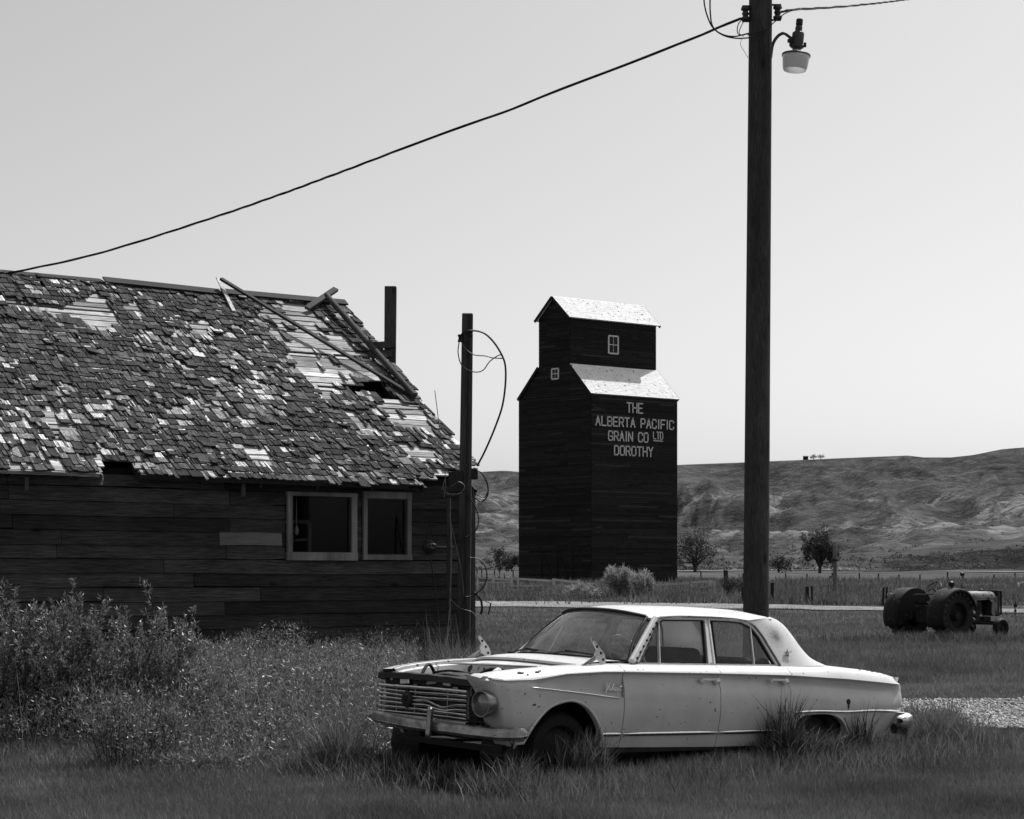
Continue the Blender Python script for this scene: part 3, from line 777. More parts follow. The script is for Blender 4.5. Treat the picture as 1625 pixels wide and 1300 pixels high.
    m = MB(); m.poly([Q(-LEN, SL, 0), Q(RX, SL, 0), Vector((RX, DEP+OV, EV-.03)), Vector((-LEN, DEP+OV, EV-.03))], (0, 0, -.04)); m.build('rear_slope', M['shingle'], roof)
    # shingles: each has a weathered exposed butt and a pale protected upper part,
    # so wherever one has blown off the fresh wood of the course below shows
    EXP = .152; sh = []
    nc = int(SL/EXP)
    xl = onroof(-60, 600)[0]-3.2
    for c_ in range(nc, -1, -1):
        u0 = c_*EXP-.03; x = RX+rr.uniform(-.03, .0)
        if c_ == 0: u0 = -.05
        while x > max(xl, -LEN):
            w = rr.choice([.04, .05, .06, .07, .08, .10, .12, .14, .17])*rr.uniform(.88, 1.12); xc = x-w/2
            wear = fbm(np.array(xc*.8+5), np.array(u0*1.3), 3, 71).item(); wear2 = vnoise(np.array(xc*3.1+5), np.array(u0*2.2), 17).item()
            cen = (xc, u0+EXP*.6)
            skip = any(inside(cen, b) for b in bare) and rr.random() < .94
            skip = skip or any(inside(cen, h) for h in holes) or inside(cen, gone)
            p_ = .020+.26*smoothstep(.51, .63, wear)+.16*(wear2 > .78)+.16*smoothstep(-1.6, -.3, xc)*(u0 < 1.6)
            if rr.random() < p_: skip = True
            if not skip: sh.append((xc, u0, w, wear, c_))
            x -= w
    def nearness(s_):
        p = org+d*s_[0]+n*(-OV+cs*s_[1]); return p.y if (p.x/p.y*FPX+HX) > -5 else 1e3
    order = sorted(range(len(sh)), key=lambda i: nearness(sh[i])-sh[i][2]*6); big = set(order[:300])
    stuff = MB()
    for i, (xc, u0, w, wear, c_) in enumerate(sh):
        m = MB() if i in big else stuff
        tone = rr.uniform(0, .60) if rr.random() < .93 else rr.uniform(.6, .85)
        if wear > .60: tone += .12
        ln = EXP*rr.uniform(1.95, 2.4); lift = abs(rr.gauss(0, .004))+(.035*rr.random() if rr.random() < .10 else 0)
        rot = rr.gauss(0, .04)+(rr.gauss(0, .2) if rr.random() < .09 else 0)
        sl_ = rr.gauss(0, .013)+(rr.uniform(-.10, .03) if rr.random() < .18 else 0)
        tk = rr.uniform(.014, .026); h0 = .034+lift; h1 = .012; ex = EXP*rr.uniform(.93, 1.06)-sl_
        wa = w/2-rr.choice([.001, .002, .003, .005, .009, .014]); ca, sa = math.cos(rot), math.sin(rot)
        skew = rr.gauss(0, .008); cup = rr.uniform(0, .008)
        def pt(dx, du, hh): return Q(xc+dx*ca-du*sa*.4, min(u0+dx*sa+du*ca, SL+.02), hh)
        e0_, e1_ = sl_+skew, sl_-skew+rr.gauss(0, .004)
        hm = h0+(h1-h0)*(ex/ln)
        B = [pt(-wa, e0_, h0+cup), pt(0, (e0_+e1_)/2+rr.gauss(0, .005), h0-cup*.3), pt(wa, e1_, h0+cup*rr.random()), pt(-wa, ex, hm), pt(0, ex, hm), pt(wa, ex, hm), pt(-wa, ln, h1), pt(wa, ln, h1),
             pt(-wa, e0_, h0-tk), pt(0, (e0_+e1_)/2, h0-tk), pt(wa, e1_, h0-tk), pt(-wa, ln, h1-.006), pt(wa, ln, h1-.006)]
        m.tone = min(tone, 1); m.add(B, [(0, 1, 4, 3), (1, 2, 5, 4), (0, 8, 9, 1), (1, 9, 10, 2), (8, 0, 3, 6, 11), (2, 10, 12, 7, 5)])
        m.tone = rr.uniform(.60, 1.0) if rr.random() < .70 else rr.uniform(.3, .6); m.add([B[3], B[4], B[5], B[7], B[6]], [(0, 1, 2, 3, 4)])
        if i in big: m.build('shingle', M['shingle'], roof)
    stuff.build('shingle_field', M['shingle'], roof, kind='stuff')
    # eave fascia with ragged bright edge, ridge cap boards
    m = MB(); x = onroof(640, 770)[0]
    gapx = (onroof(156, 750)[0], onroof(222, 755)[0])
    for x0, x1, fm in ((-LEN, gapx[0], 'sheath'), (gapx[1], onroof(650, 772)[0], 'rafter')):
        m2 = MB(); m2.tone = .5; m2.beam(Q(x0, -.015, -.03), Q(x1, -.015, -.03), .02, .05 if fm == 'sheath' else .07, up=nv); m2.build('fascia', M[fm], roof)
    m = MB(); m.tone = .1
    x1 = RX
    for x0 in (onroof(345, 460)[0], onroof(160, 445)[0]):
        m2 = MB(); m2.tone = .2; k = rr.uniform(-.01, .01); m2.beam(Q(x0+.02, SL-.06, .055+k), Q(x1, SL-.06, .05-k), .17, .025, up=nv)
        m2.build('ridge_board', M['rafter'], roof); x1 = x0
    for xa, xb in ((x1, x1-2.5), (x1-2.5, -LEN)):
        m2 = MB(); m2.tone = .1; m2.beam(Q(xa-.02, SL-.05, .03), Q(xb, SL-.05, .035), .10, .025, up=nv); m2.build('ridge_board', M['rafter'], roof)
    m2 = MB(); gx = gapx[0]; m2.tone = .8; m2.tube([Q(gx-.02, .02, 0), Q(gx+.03, -.03, -.02), Q(gx+.05, -.03, -.09), Q(gx+.045, -.03, -.16)], [.012, .010, .012, .016], 6); m2.build('hanging_strip', M['sheath'], roof)
    # things lying on the roof
    def roofpiece(name, label, cat, p, q, w, h, hh, m_, tone=.5):
        a_, b_ = onroof(*p), onroof(*q); mb = MB(); mb.tone = tone
        P0 = t.matrix_basis @ Q(a_[0], a_[1], hh[0]); P1 = t.matrix_basis @ Q(b_[0], b_[1], hh[1])
        nW = Matrix.Rotation(SH_PHI, 3, 'Z') @ nv
        if name == 'roof_pipe': mb.tube([P0, P1], w, 12)
        else: mb.beam(P0, P1, w, h, up=nW)
        o = mb.build(name, m_, smooth=40 if name == 'roof_pipe' else False, loc=P0); tag(o, label, cat); return o
    roofpiece('roof_plank', 'long thin dark plank lying slantwise from the ridge down to the broken rake of the roof', 'plank', (346, 458), (652, 632), .07, .04, (.20, .06), M['rafter'])
    roofpiece('roof_stake', 'short pale board sticking up over the ridge of the shed roof', 'board', (343, 447), (370, 497), .06, .02, (.10, .05), M['sheath'], .7)
    roofpiece('roof_pipe', 'fallen grey pipe lying down the right end of the shed roof', 'pipe', (514, 482), (655, 636), .05, .05, (.16, .09), M['post'])
    roofpiece('roof_block', 'short dark beam resting crosswise near the ridge, under the top of the fallen pipe', 'beam', (486, 494), (528, 476), .10, .05, (.06, .2), M['post'])
    # two short rafter tails under the eave
    for px_ in (33, 375):
        xx = on(px_, 760)[0]; m = MB(); m.box((xx, -.22, EV-.16), (.05, .04, .17)); m.build('bracket', M['post'], t)
    # hanging light inside the window, shelf
    m = MB(); xb, zb = on(477, 843); xb += .18; m.tube([(xb, .5, EV), (xb, .5, zb+.08)], .008, 5); m.lathe([(.015, .09), (.03, .05), (.035, .0), (.02, -.04), (.001, -.05)], (xb, .5, zb), n=10)
    mt = (t.matrix_basis @ Vector((xb, .5, zb))); o = m.build('light_bulb', M['white'], smooth=40); o.matrix_basis = t.matrix_basis.copy()
    tag(o, 'bare light bulb hanging inside the left shed window', 'light bulb')
    m = MB(); x0, z0 = on(512, 856); x1, z1 = on(536, 826)
    m.beam((x0, .9, z0), (x1, .9, z0+.02), .04, .04); m.beam((x1, .9, z0-.5), (x1, .9, z1), .05, .05); m.beam((x1-.5, .9, z1), (x1, .9, z1), .05, .05)
    o = m.build('wooden_rack', M['frame']); o.matrix_basis = t.matrix_basis.copy(); tag(o, 'dim wooden rack seen inside the left shed window', 'rack')
    # electrical junk at the right end of the wall
    m = MB(); xj, zj = on(678, 868)
    m.lathe([(.001, 0), (.09, 0), (.1, .03), (.06, .06), (.001, .06)], (xj, -.05, zj), (0, -1, 0), 14)
    m.tube([(xj-.07, -.07, zj+.05), (xj, -.06, zj+.34), (xj+.08, -.07, zj+.05)], .006, 5)
    o = m.build('meter_base', M['black'], smooth=40); o.matrix_basis = t.matrix_basis.copy(); tag(o, 'round black meter base hanging on the shed wall right of the windows', 'electric meter')
    m = MB(); pts = [(xj+.09*math.cos(k*.7)*(1-.03*k), -.13-.004*k, zj+.01+.045*math.sin(k*.7)*(1-.02*k)) for k in range(22)]
    m.tube(pts, .007, 5); m.tube([(xj+.1, -.10, zj), (xj+.32, -.08, zj), (xj+.4, -.08, zj)], .018, 6)
    o = m.build('wire_coil', M['wire'], smooth=40); o.matrix_basis = t.matrix_basis.copy(); tag(o, 'small pale coil of wire on the round meter base of the shed', 'wire')
    return t, Q, onroof
shed_t, roofQ, onroof = shed()

def worldobj(mb, name, m, loc, label, cat, group=None, smooth=False, bevel=0):
    o = mb.build(name, m, loc=loc, smooth=smooth, bevel=bevel); return tag(o, label, cat, group)
# square post standing behind the gable, with its cross board
def rear_post():
    Y = 28.75; b = at(615, HY, Y); b.z = 0; tp = at(620, 455, Y)
    t = thing('timber_post', 'thick dark square timber rising behind the right end of the shed roof', 'post', tuple(b))
    m = MB(); m.beam((0, 0, -.3), tuple(tp-b), .17, .15, up=(0, 1, 0), w2=.19); m.build('post', M['post'], t, bevel=.01)
    m = MB(); p = at(590, 549, Y-.12)-b; q = at(628, 546, Y-.12)-b; m.beam(p, q, .05, .11, up=(0, 0, 1)); m.beam(p+Vector((0, 0, -.14)), q+Vector((-.06, 0, -.16)), .05, .10); m.build('cross_board', M['post'], t)
rear_post()
# service post in front of the shed corner
def service_post():
    Y = 25.2; b = at(734, HY, Y); b.z = 0; tp = at(742, 498, Y)-b
    t = thing('service_post', 'dark square service post with loose wires standing at the shed corner', 'post', tuple(b))
    m = MB(); m.beam((0, 0, -.3), tp, .20, .18, up=(0, 1, 0), w2=.155, h2=.15); m.build('post', M['post'], t, bevel=.012)
    m = MB(); m.beam((.02, -.10, 0), tp+Vector((.02, -.085, -.02)), .022, .02, up=(0, 1, 0)); m.build('conduit', M['black'], t)
    A = lambda px, py, dy=0: at(px, py, Y+dy)-b
    m = MB(); c = A(731, 537, -.1); m.lathe([(.001, -.05), (.045, -.05), (.03, 0), (.045, .05), (.001, .05)], c, n=10); m.build('insulator', M['black'], t, smooth=40); m = MB(); c = A(747, 529, -.1); m.lathe([(.001, -.04), (.035, -.04), (.025, 0), (.035, .04), (.001, .04)], c, n=10); m.build('insulator', M['black'], t, smooth=40)
    def wire(pts, r=.011, mt='cable', lab=None, nm='loose_cable'):
        m = MB(); w_ = [at(p[0], p[1], Y+p[2]) for p in pts]; m.tube([Vector(v) for v in cr(w_, 7)], r, 6)
        o = m.build(nm, M[mt], loc=w_[0], smooth=60); tag(o, lab, 'cable'); return o
    wire([(730, 533, -.12), (740, 526, -.16), (755, 525, -.12), (770, 530, -.1), (785, 545, -.1), (797, 565, -.1), (802, 582, -.1), (802, 610, -.1), (797, 645, -.1), (785, 680, -.1), (770, 715, -.1), (757, 740, -.1)], .014, 'cable', 'thick black cable arching out from the post top and back down beside the shed')
    wire([(731, 540, -.12), (738, 553, -.16), (752, 563, -.14), (770, 565, -.1), (782, 568, -.1), (797, 569, -.1)], .008, 'wire', 'thin pale wire looping across the middle of the service post to the thick cable')
    wire([(729, 540, -.12), (727, 560, -.14), (733, 580, -.18), (750, 590, -.18), (766, 588, -.12), (778, 573, -.1), (795, 563, -.1), (801, 573, -.1)], .008, 'wire', 'lowest thin wire hanging round the service post below its top')
    wire([(755, 745, -.12), (765, 752, -.12), (773, 768, -.1), (774, 785, -.1), (765, 796, -.1), (752, 788, -.14), (750, 775, -.14)], .010, 'cable', 'black cable hoop hanging right of the post at eave height')
    wire([(752, 742, -.12), (768, 755, -.1), (775, 775, -.1), (768, 790, -.1), (754, 783, -.14)], .007, 'cable', 'thinner cable hoop inside the hoop at eave height')
    wire([(708, 755, -.3), (703, 775, -.3), (712, 784, -.3), (730, 783, -.3), (737, 772, -.3), (728, 765, -.3), (716, 772, -.3)], .009, 'wire', 'pale wire loop hanging left of the post below the eave')
    wire([(740, 785, -.12), (752, 800, -.12), (759, 820, -.1), (757, 838, -.1), (745, 850, -.14), (726, 856, -.2)], .009, 'cable', 'black cable bowing out right of the post at window height')
    wire([(746, 885, -.12), (760, 888, -.1), (771, 902, -.1), (772, 920, -.1), (764, 935, -.1), (750, 945, -.12), (736, 948, -.16)], .010, 'cable', 'black cable hoop low on the right side of the service post')
    wire([(714, 815, -.3), (716, 870, -.32), (714, 950, -.3), (712, 985, -.3)], .013, 'wire', 'pale thin pipe standing upright left of the service post', 'thin_pipe')
    wire([(713, 818, -.28), (722, 860, -.26), (732, 905, -.2), (736, 945, -.16)], .007, 'wire', 'slanting wire from the thin pipe down to the foot of the service post')
    wire([(683, 885, -.5), (690, 930, -.5), (695, 985, -.5)], .010, 'cable', 'dark hose hanging straight down under the meter base')
    wire([(714, 950, -.3), (730, 965, -.2), (750, 972, -.12), (757, 985, -.1)], .007, 'wire', 'wire end trailing right from the foot of the service post')
    wire([(690, 620, -.02), (700, 700, -.3), (707, 760, -.35), (705, 790, -.35)], .006, 'wire', 'thin wire hanging over the broken corner of the roof')
    wire([(752, 940, -.1), (762, 950, -.1), (765, 965, -.1), (763, 975, -.1)], .018, 'cable', 'curled black strap end hanging beside the post foot')
    m = MB(); m.beam(A(779, 957, -.1), A(775, 975, -.1), .03, .02); m.tube([A(756, 948, -.1), A(779, 958, -.1)], .005, 5); m.build('strap', M['black'], t)
    # bracket box at the eave
    m = MB(); m.box(A(724, 765, -.02), (.22, .14, .30)); m.box(A(753, 752, -.02), (.10, .10, .16)); m.build('junction_box', M['black'], t, bevel=.01)
    m = MB(); m.tube([A(712, 790, .1), A(712, 990, .1)], .03, 8); m.build('drain_pipe', M['post'], t, smooth=40)
service_post()

# ------------------------------------------------------------------ lamp pole
def lamp_pole():
    Y = 21.0; b = at(1198.5, HY, Y); b.z = 0; tp = at(1207, 0, Y)-b; dr = tp.normalized()
    t = thing('utility_pole', 'tall dark round wooden utility pole behind the white car', 'utility pole', tuple(b))
    m = MB(); pr = []
    pts = [dr*h_ for h_ in (-.5, 0, 1, 2, 3, 4, 5, 6, 7, 8, 9, 10.2)]
    m.tube(pts, [.157-.0017*max(h_, 0)*1.0-.0006*h_ for h_ in (-.5, 0, 1, 2, 3, 4, 5, 6, 7, 8, 9, 10.2)], 20)
    m.build('pole', M['pole'], t, smooth=40)
    A = lambda px, py, dy=0: at(px, py, Y+dy)-b
    m = MB(); cr_ = [A(1221, 20-0, -.13), A(1219, 120, -.14), A(1213, 200, -.15), A(1205, 300, -.155), A(1198, 420, -.157)]
    m.tube(cr_, .004, 4); m.build('ground_wire', M['cable'], t)
    for (px_, py_) in ((1183, 22), (1234, 20)):
        m = MB(); c = A(px_, py_, -.03)
        m.lathe([(.001, -.075), (.05, -.075), (.055, -.05), (.03, -.03), (.045, 0), (.03, .03), (.055, .05), (.05, .075), (.001, .075)], c, n=12)
        m.build('insulator', M['chrome_old' if 0 else 'zinc'], t, smooth=40)
        m = MB(); sx = 1 if px_ > 1200 else -1
        for dz in (-.09, .09): m.box(c+Vector((-sx*.06, 0, dz)), (.20, .03, .015))
        m.build('clevis', M['black'], t)
    # lamp: arm, body, photocell, refractor
    lt = thing('yard_lamp', 'old yard lamp with ribbed refractor hanging from a curved arm on the pole', 'lamp', tuple(b+A(1226, 75)))
    o = A(1226, 75); B = lambda px, py, dy=0: A(px, py, dy)-o
    m = MB(); m.tube([Vector(v) for v in cr([B(1223, 92), B(1226, 72), B(1233, 59), B(1243, 53), B(1252, 58), B(1262, 66)], 5)], .019, 8); m.build('arm', M['zinc'], lt, smooth=60)
    ax = Vector((.10, 0, 1)).normalized(); cb = B(1266, 62)
    m = MB(); m.lathe([(.001, .16), (.035, .16), (.042, .14), (.042, .09), (.05, .085), (.066, .075), (.072, .06), (.072, -.03), (.066, -.07), (.08, -.08), (.08, -.10), (.05, -.12), (.05, -.15)], cb, ax, 18)
    m.build('housing', M['zinc'], lt, smooth=40)
    m = MB(); m.lathe([(.001, .238), (.036, .236), (.041, .228), (.041, .168), (.001, .16)], cb, ax, 14); m.build('photocell', M['black'], lt, smooth=40)
    for q_, d_ in (((-.08, -.03, -.03), (.09, .05, .035)), ((.08, -.03, -.08), (.03, .03, .05)), ((-.09, -.03, -.075), (.03, .03, .04))):
        m = MB(); m.box(cb+Vector(q_), d_); m.build('clamp', M['black'], lt)
    rm, nt, out = newmat('frosted_refractor')
    d1 = N(nt, 'ShaderNodeBsdfTranslucent'); d1.inputs[0].default_value = g(.8); d2 = N(nt, 'ShaderNodeBsdfPrincipled'); d2.inputs['Base Color'].default_value = g(.5); d2.inputs['Roughness'].default_value = .25
    mx = N(nt, 'ShaderNodeMixShader'); mx.inputs[0].default_value = .5; nt.links.new(d1.outputs[0], mx.inputs[1]); nt.links.new(d2.outputs[0], mx.inputs[2]); nt.links.new(mx.outputs[0], out.inputs[0])
    m = MB(); cc = cb-ax*.14; prof = [(.06, 0), (.115, -.035), (.162, -.05), (.168, -.065), (.155, -.075), (.150, -.14), (.142, -.20), (.132, -.235)]
    n = 48; ax2 = ax; u = Vector((1, 0, 0)); u = (u-ax2*u.dot(ax2)).normalized(); w = ax2.cross(u); vs = []
    for i, (r_, h_) in enumerate(prof):
        for k in range(n):
            rk = r_+(.003 if k % 2 and i > 3 else 0); a_ = 2*math.pi*k/n; vs.append(cc+ax2*h_+(u*math.cos(a_)+w*math.sin(a_))*rk)
    m.add(vs, [(i*n+k, i*n+(k+1) % n, (i+1)*n+(k+1) % n, (i+1)*n+k) for i in range(len(prof)-1) for k in range(n)])
    m.build('refractor', rm, lt, smooth=25)
    m = MB(); m.lathe([(.166, -.045), (.171, -.05), (.171, -.068), (.166, -.07)], cc, ax, 32); m.build('rim', M['zinc'], lt, smooth=40)
    m = MB(); m.lathe([(.001, .02), (.03, .01), (.045, -.05), (.05, -.12), (.03, -.17), (.001, -.185)], cc, ax, 14); m.build('bulb', rm, lt, smooth=40)
    # wires at the pole
    def wire(pts, r, lab, mt='cable', nm='pole_wire'):
        m = MB(); w_ = [at(p[0], p[1], Y+p[2]) for p in pts]; m.tube([Vector(v) for v in cr(w_, 7)], r, 6)
        return tag(m.build(nm, M[mt], loc=w_[0], smooth=60), lab, 'cable')
    wire([(1117, -12, -.1), (1118, 8, -.1), (1124, 30, -.1), (1133, 46, -.12), (1150, 57, -.14), (1170, 61, -.16), (1190, 60, -.17)], .009, 'outer of the two black drop cables looping down from above left of the pole')
    wire([(1127, -12, -.1), (1127, 18, -.1), (1131, 42, -.12), (1145, 54, -.14), (1165, 58, -.16), (1188, 53, -.17)], .009, 'inner of the two black drop cables looping down from above left of the pole')
    wire([(1180, 28, -.05), (1172, 38, -.08), (1170, 50, -.1), (1175, 56, -.12), (1190, 53, -.17)], .006, 'short wire tail curling under the left insulator of the pole')
    wire([(1184, 28, -.05), (1177, 40, -.08), (1173, 52, -.1), (1180, 58, -.14)], .005, 'second short wire tail inside the curl under the left insulator')
    wire([(1178, 60, -.14), (1175, 70, -.14), (1180, 80, -.14), (1186, 90, -.15), (1187, 92, -.16)], .003, 'hair-thin loose wire dangling left of the pole', 'wire')
    wire([(1186, 56, -.17), (1200, 52, -.19), (1215, 48, -.18), (1228, 36, -.12), (1245, 22, -.06), (1262, 15, -.03)], .007, 'black jumper cable crossing the pole face up to the right-hand line')
    # twisted service cable
    def twisted(ctrl, r, nm, lab):
        P_ = [Vector(v) for v in cr(ctrl, 26)]; m = MB(); L = 0
        for s_ in range(3):
            L = 0; pts = []
            for i, p in enumerate(P_):
                if i: L += (P_[i]-P_[i-1]).length
                a_ = L*2*math.pi/(1.9+.5*math.sin(L*.7))+s_*2*math.pi/3; rr_ = r*1.02
                pts.append(p+Vector((0, math.cos(a_)*rr_, math.sin(a_)*rr_)))
            m.tube(pts, r*(.85 if s_ else .65), 6)
        return tag(m.build(nm, M['cable'], loc=P_[0], smooth=60), lab, 'cable')
    ex = onroof(8, 431); rp = shed_t.matrix_basis @ roofQ(ex[0], ex[1], .12); rp.z = at(8, 431, rp.y).z
    ctrl = []
    for px_, py_ in ((18, 433), (150, 404), (300, 358), (430, 314), (560, 266), (700, 213), (800, 178), (900, 138), (1000, 100), (1090, 65), (1176, 29)):
        f = (px_-18)/(1176-18); invY = (1-f)/rp.y+f/(Y-.05); ctrl.append(at(px_, py_, 1/invY))
    twisted(ctrl, .0098, 'service_cable', 'long twisted black service cable sloping from the utility pole down to the shed ridge')
    twisted([at(1240, 19, Y-.03), at(1262, 15, Y+.3), at(1330, 11, Y+2), at(1440, -1, Y+5), at(1620, -28, Y+10)], .0095, 'outgoing_cable', 'twisted black cable leaving the pole top towards the upper right')
    m = MB(); c = at(4, 436, rp.y); m.tube([c+Vector((-.1, 0, -.1)), c, at(20, 432, rp.y)], .02, 6); m.lathe([(.001, -.05), (.05, -.04), (.03, 0), (.05, .04), (.001, .05)], c, n=10)
    tag(m.build('cable_anchor', M['black'], loc=c, smooth=40), 'small dark cable anchor on the shed ridge at the left', 'insulator')
lamp_pole()

# ------------------------------------------------------------------ the derelict sedan
WID = 1.74
def car():
    t = thing('sedan', 'derelict white sedan without its bonnet, sunk in tall grass in front of the utility pole', 'car', (.484, 13.352, 0), (0, .040, .647))
    I = lambda s, xs, ys: float(np.interp(s, xs, ys))
    zt = lambda s: I(s, [-.85, -.79, -.7, -.46, -.04, .33, .6, 2.5, 2.9, 3.3, 3.6, 3.72, 3.8], [.800, .828, .848, .874, .905, .922, .926, .926, .925, .903, .873, .856, .832])
    zc = lambda s: I(s, [-.80, -.70, -.448, -.12, .25, .46, 1.47, 2.3, 3.0, 3.65, 3.8], [.80, .792, .800, .845, .865, .866, .860, .849, .821, .781, .772])
    zm = lambda s: I(s, [-.80, -.448, 0, .42], [.752, .748, .708, .664])
    dd = lambda s: I(s, [-.8, .46, .8, 1.5, 2.5, 3.4, 3.64, 3.70, 3.8], [.014, .020, .026, .036, .048, .054, .050, .008, .0])
    plan = lambda s: I(s, [-.85, -.8, -.7, -.55, -.3, .2, 1.2, 2.6, 3.3, 3.6, 3.74, 3.82], [.075, .045, .022, .010, .004, .0, -.005, -.002, .008, .028, .055, .10])
    def low(z): return I(z, [.20, .27, .30, .35, .42, .50, .58, .66], [.085, .062, .050, .035, .018, .004, -.003, .0])
    def section(s, zb, dart=False):
        """outer surface from glass base down to the body edge zb: list of (inset, z)"""
        T, c, d = zt(s), zc(s), dd(s)
        if dart:
            m_ = zm(s); k = smoothstep(-.47, -.40, s)*1.0
            mid = [(.010+.020*k, c-.020), (.028*k+.008, (c+m_)/2), (.022*k+.005, m_+.014), (.002, m_-.002), (.0, m_-.035)]
        else:
            mid = [(.006+d, c-.018), (.009+d*1.05, c-.045), (.010+d*.55, c-.080), (.004+d*.12, c-.125), (.0, c-.18)]
        top = [(.20, T), (.13, T-.003), (.07, c+(T-c)*.80), (.030, c+(T-c)*.42), (.010, c+.012), (.003, c+.001), (.006+d*.25, c-.007)]
        pr = top+mid; z0 = pr[-1][1]; nlow = 10
        if zb > z0-.03: z0 = zb+.03; pr[-1] = (0, z0)
        for i in range(1, nlow+1):
            z = z0+(zb-z0)*i/nlow; pr.append((low(z), z))
        p = plan(s)
        return [(a+p, z) for a, z in pr]
    def panel(name, cols, dart=False, rear=False, label=None):
        """cols: (s_top, s_bottom, z_bottom)"""
        outs = []
        for side in (0, 1):
            mb = MB(); rows = []
            for st, sb, zb in (cols if not (dart and side) else cols):
                sec = section(st, zb, dart); T = sec[0][1]; row = []
                for a, z in sec:
                    f = (T-z)/(T-zb); s = st+(sb-st)*f**.8
                    if rear and st > 3.4:
                        k = (st-3.4)/.4; e = I(z, [.30, .364, .46, .542, .587, .654, .755, .80, .838], [3.56, 3.62, 3.68, 3.735, 3.78, 3.80, 3.775, 3.74, 3.76]); s = 3.4+k*(e-3.4)
                    w = a if side == 0 else WID-a-.13*smoothstep(-.05, -.8, s)
                    row.append((s, w, z))
                rows.append(row)
            mb.grid(rows, flip=(side == 0))
            # return flanges so the skin has depth
            for r_ in (rows[0], rows[-1]):
                sg = 1 if side == 0 else -1
                rr_ = [(p[0], p[1]+sg*.035, p[2]) for p in r_]; mb.grid([r_, rr_])
            bot = [r_[-1] for r_ in rows]; sg = 1 if side == 0 else -1
            mb.grid([bot, [(p[0], p[1]+sg*.05, p[2]+.0) for p in bot]])
            o = mb.build(name, M['paint'], t, smooth=32, solid=0)
            if label and side == 0: o['label'] = label
            outs.append(o)
        return outs
    G = .004
    ff = cr([(-.80, -.585, .33, 0), (-.76, -.565, .30, 0), (-.70, -.54, .285, 0), (-.62, -.49, .367, 0), (-.50, -.406, .478, 0), (-.345, -.291, .585, 0), (-.19, -.172, .632, 0), (-.05, -.05, .646, 0),
             (.07, .075, .607, 0), (.15, .171, .525, 0), (.205, .238, .414, 0), (.235, .256, .32, 0), (.27, .275, .283, 0), (.36, .36, .281, 0), (.456-G, .456-G, .280, 0)], 3)
    fenders = panel('front_fender', [tuple(c_[:3]) for c_ in ff], dart=True)
    lin = lambda a, b, n: [a+(b-a)*i/n for i in range(n+1)]
    fd = panel('front_door', [(s, s+.022*0, .279-.014*(s-.456)) for s in lin(.456+G, 1.481-G, 12)])
    rd = panel('rear_door', [(s, s if s < 2.0 else 2.0+(s-2.0)*.93, .265 if s < 2.05 else .265) for s in lin(1.481+G, 2.298-G, 10)])
    qc = cr([(2.298+G, 2.275, .265, 0), (2.33, 2.31, .30, 0), (2.36, 2.345, .40, 0), (2.40, 2.385, .48, 0), (2.47, 2.46, .520, 0), (2.62, 2.62, .533, 0), (2.78, 2.78, .528, 0), (2.90, 2.90, .490, 0),
             (2.97, 2.965, .435, 0), (3.01, 2.997, .377, 0), (3.04, 3.01, .325, 0), (3.10, 3.08, .322, 0), (3.35, 3.35, .335, 0), (3.56, 3.53, .348, 0), (3.70, 3.62, .360, 0), (3.76, 3.64, .364, 0), (3.80, 3.65, .370, 0)], 3)
    qp = panel('rear_quarter_panel', [tuple(c_[:3]) for c_ in qc], rear=True)
    # wheel-arch lips, wells, wheels
    for (nm, pts, far) in (('f', ff, 0), ('r', qc, 0)):
        for side in (0, 1):
            arc = [(p[1], .012 if side == 0 else WID-.012, p[2]) for p in pts if p[2] > .32 and (p[1] < .27 if nm == 'f' else 2.3 < p[1] < 3.02)]
            m = MB(); m.tube([Vector(a_)+Vector((0, -.006 if side == 0 else .006, -.001)) for a_ in arc], .011, 6)
            inn = [(a_[0], a_[1]+(.05 if side == 0 else -.05), a_[2]-.004) for a_ in arc]; m.grid([arc, inn])
            m.build('wheel_arch_lip', M['paint'], t, smooth=50)
    for sc in (-.14, 2.70):
        for side in (0, 1):
            w0 = .055 if side == 0 else WID-.055; sg = 1 if side == 0 else -1
            rad = .44 if sc < 1 else .36; zc_ = .22 if sc < 1 else .19
            m = MB(); m.lathe([(rad, 0), (rad, sg*.40), (.001, sg*.40)], (sc, w0, zc_), (0, 1, 0), 20); m.build('wheel_well', M['black'], t)
    gz = lambda s: .040*s
    for sc in (-.12, 2.68):
        for side in (0, 1):
            w0 = .16 if side == 0 else WID-.16; sg = -1 if side == 0 else 1; zc_ = .27+gz(sc)*.6
            m = MB(); m.lathe([(.17, -.08), (.19, -.10), (.26, -.105), (.29, -.07), (.292, .0), (.29, .07), (.26, .105), (.19, .10), (.17, .08)], (sc, w0, zc_), (0, 1, 0), 28)
            wh = m.build('wheel', M['rubber'], t, smooth=40)
            m = MB(); m.lathe([(.19, sg*.085), (.175, sg*.05), (.12, sg*.06), (.07, sg*.085), (.05, sg*.085), (.001, sg*.06)], (sc, w0, zc_), (0, 1, 0), 24); m.build('rim', M['rust'], wh, smooth=40)
    # sills and dark floor
    m = MB(); m.box((1.4, WID/2, .27), (4.0, WID-.30, .05)); m.box((1.3, .10, .262), (1.9, .05, .05)); m.box((1.3, WID-.10, .262), (1.9, .05, .05)); m.build('floor_pan', M['black'], t)
    # ---- deck, rear face
    m = MB(); rows = []
    for s in lin(2.27, 3.74, 18):
        T = zt(s)-.001; p = plan(s); row = []
        for k in range(13):
            f = k/12; w = .195+p+(WID-.39-2*p)*f; cz = 4*f*(1-f)
            row.append((s+.09*cz*smoothstep(3.3, 3.74, s), w, T+.022*cz))
        rows.append(row)
    m.grid(rows); m.build('boot_lid', M['paint'], t, smooth=40)
    m = MB(); rows = []
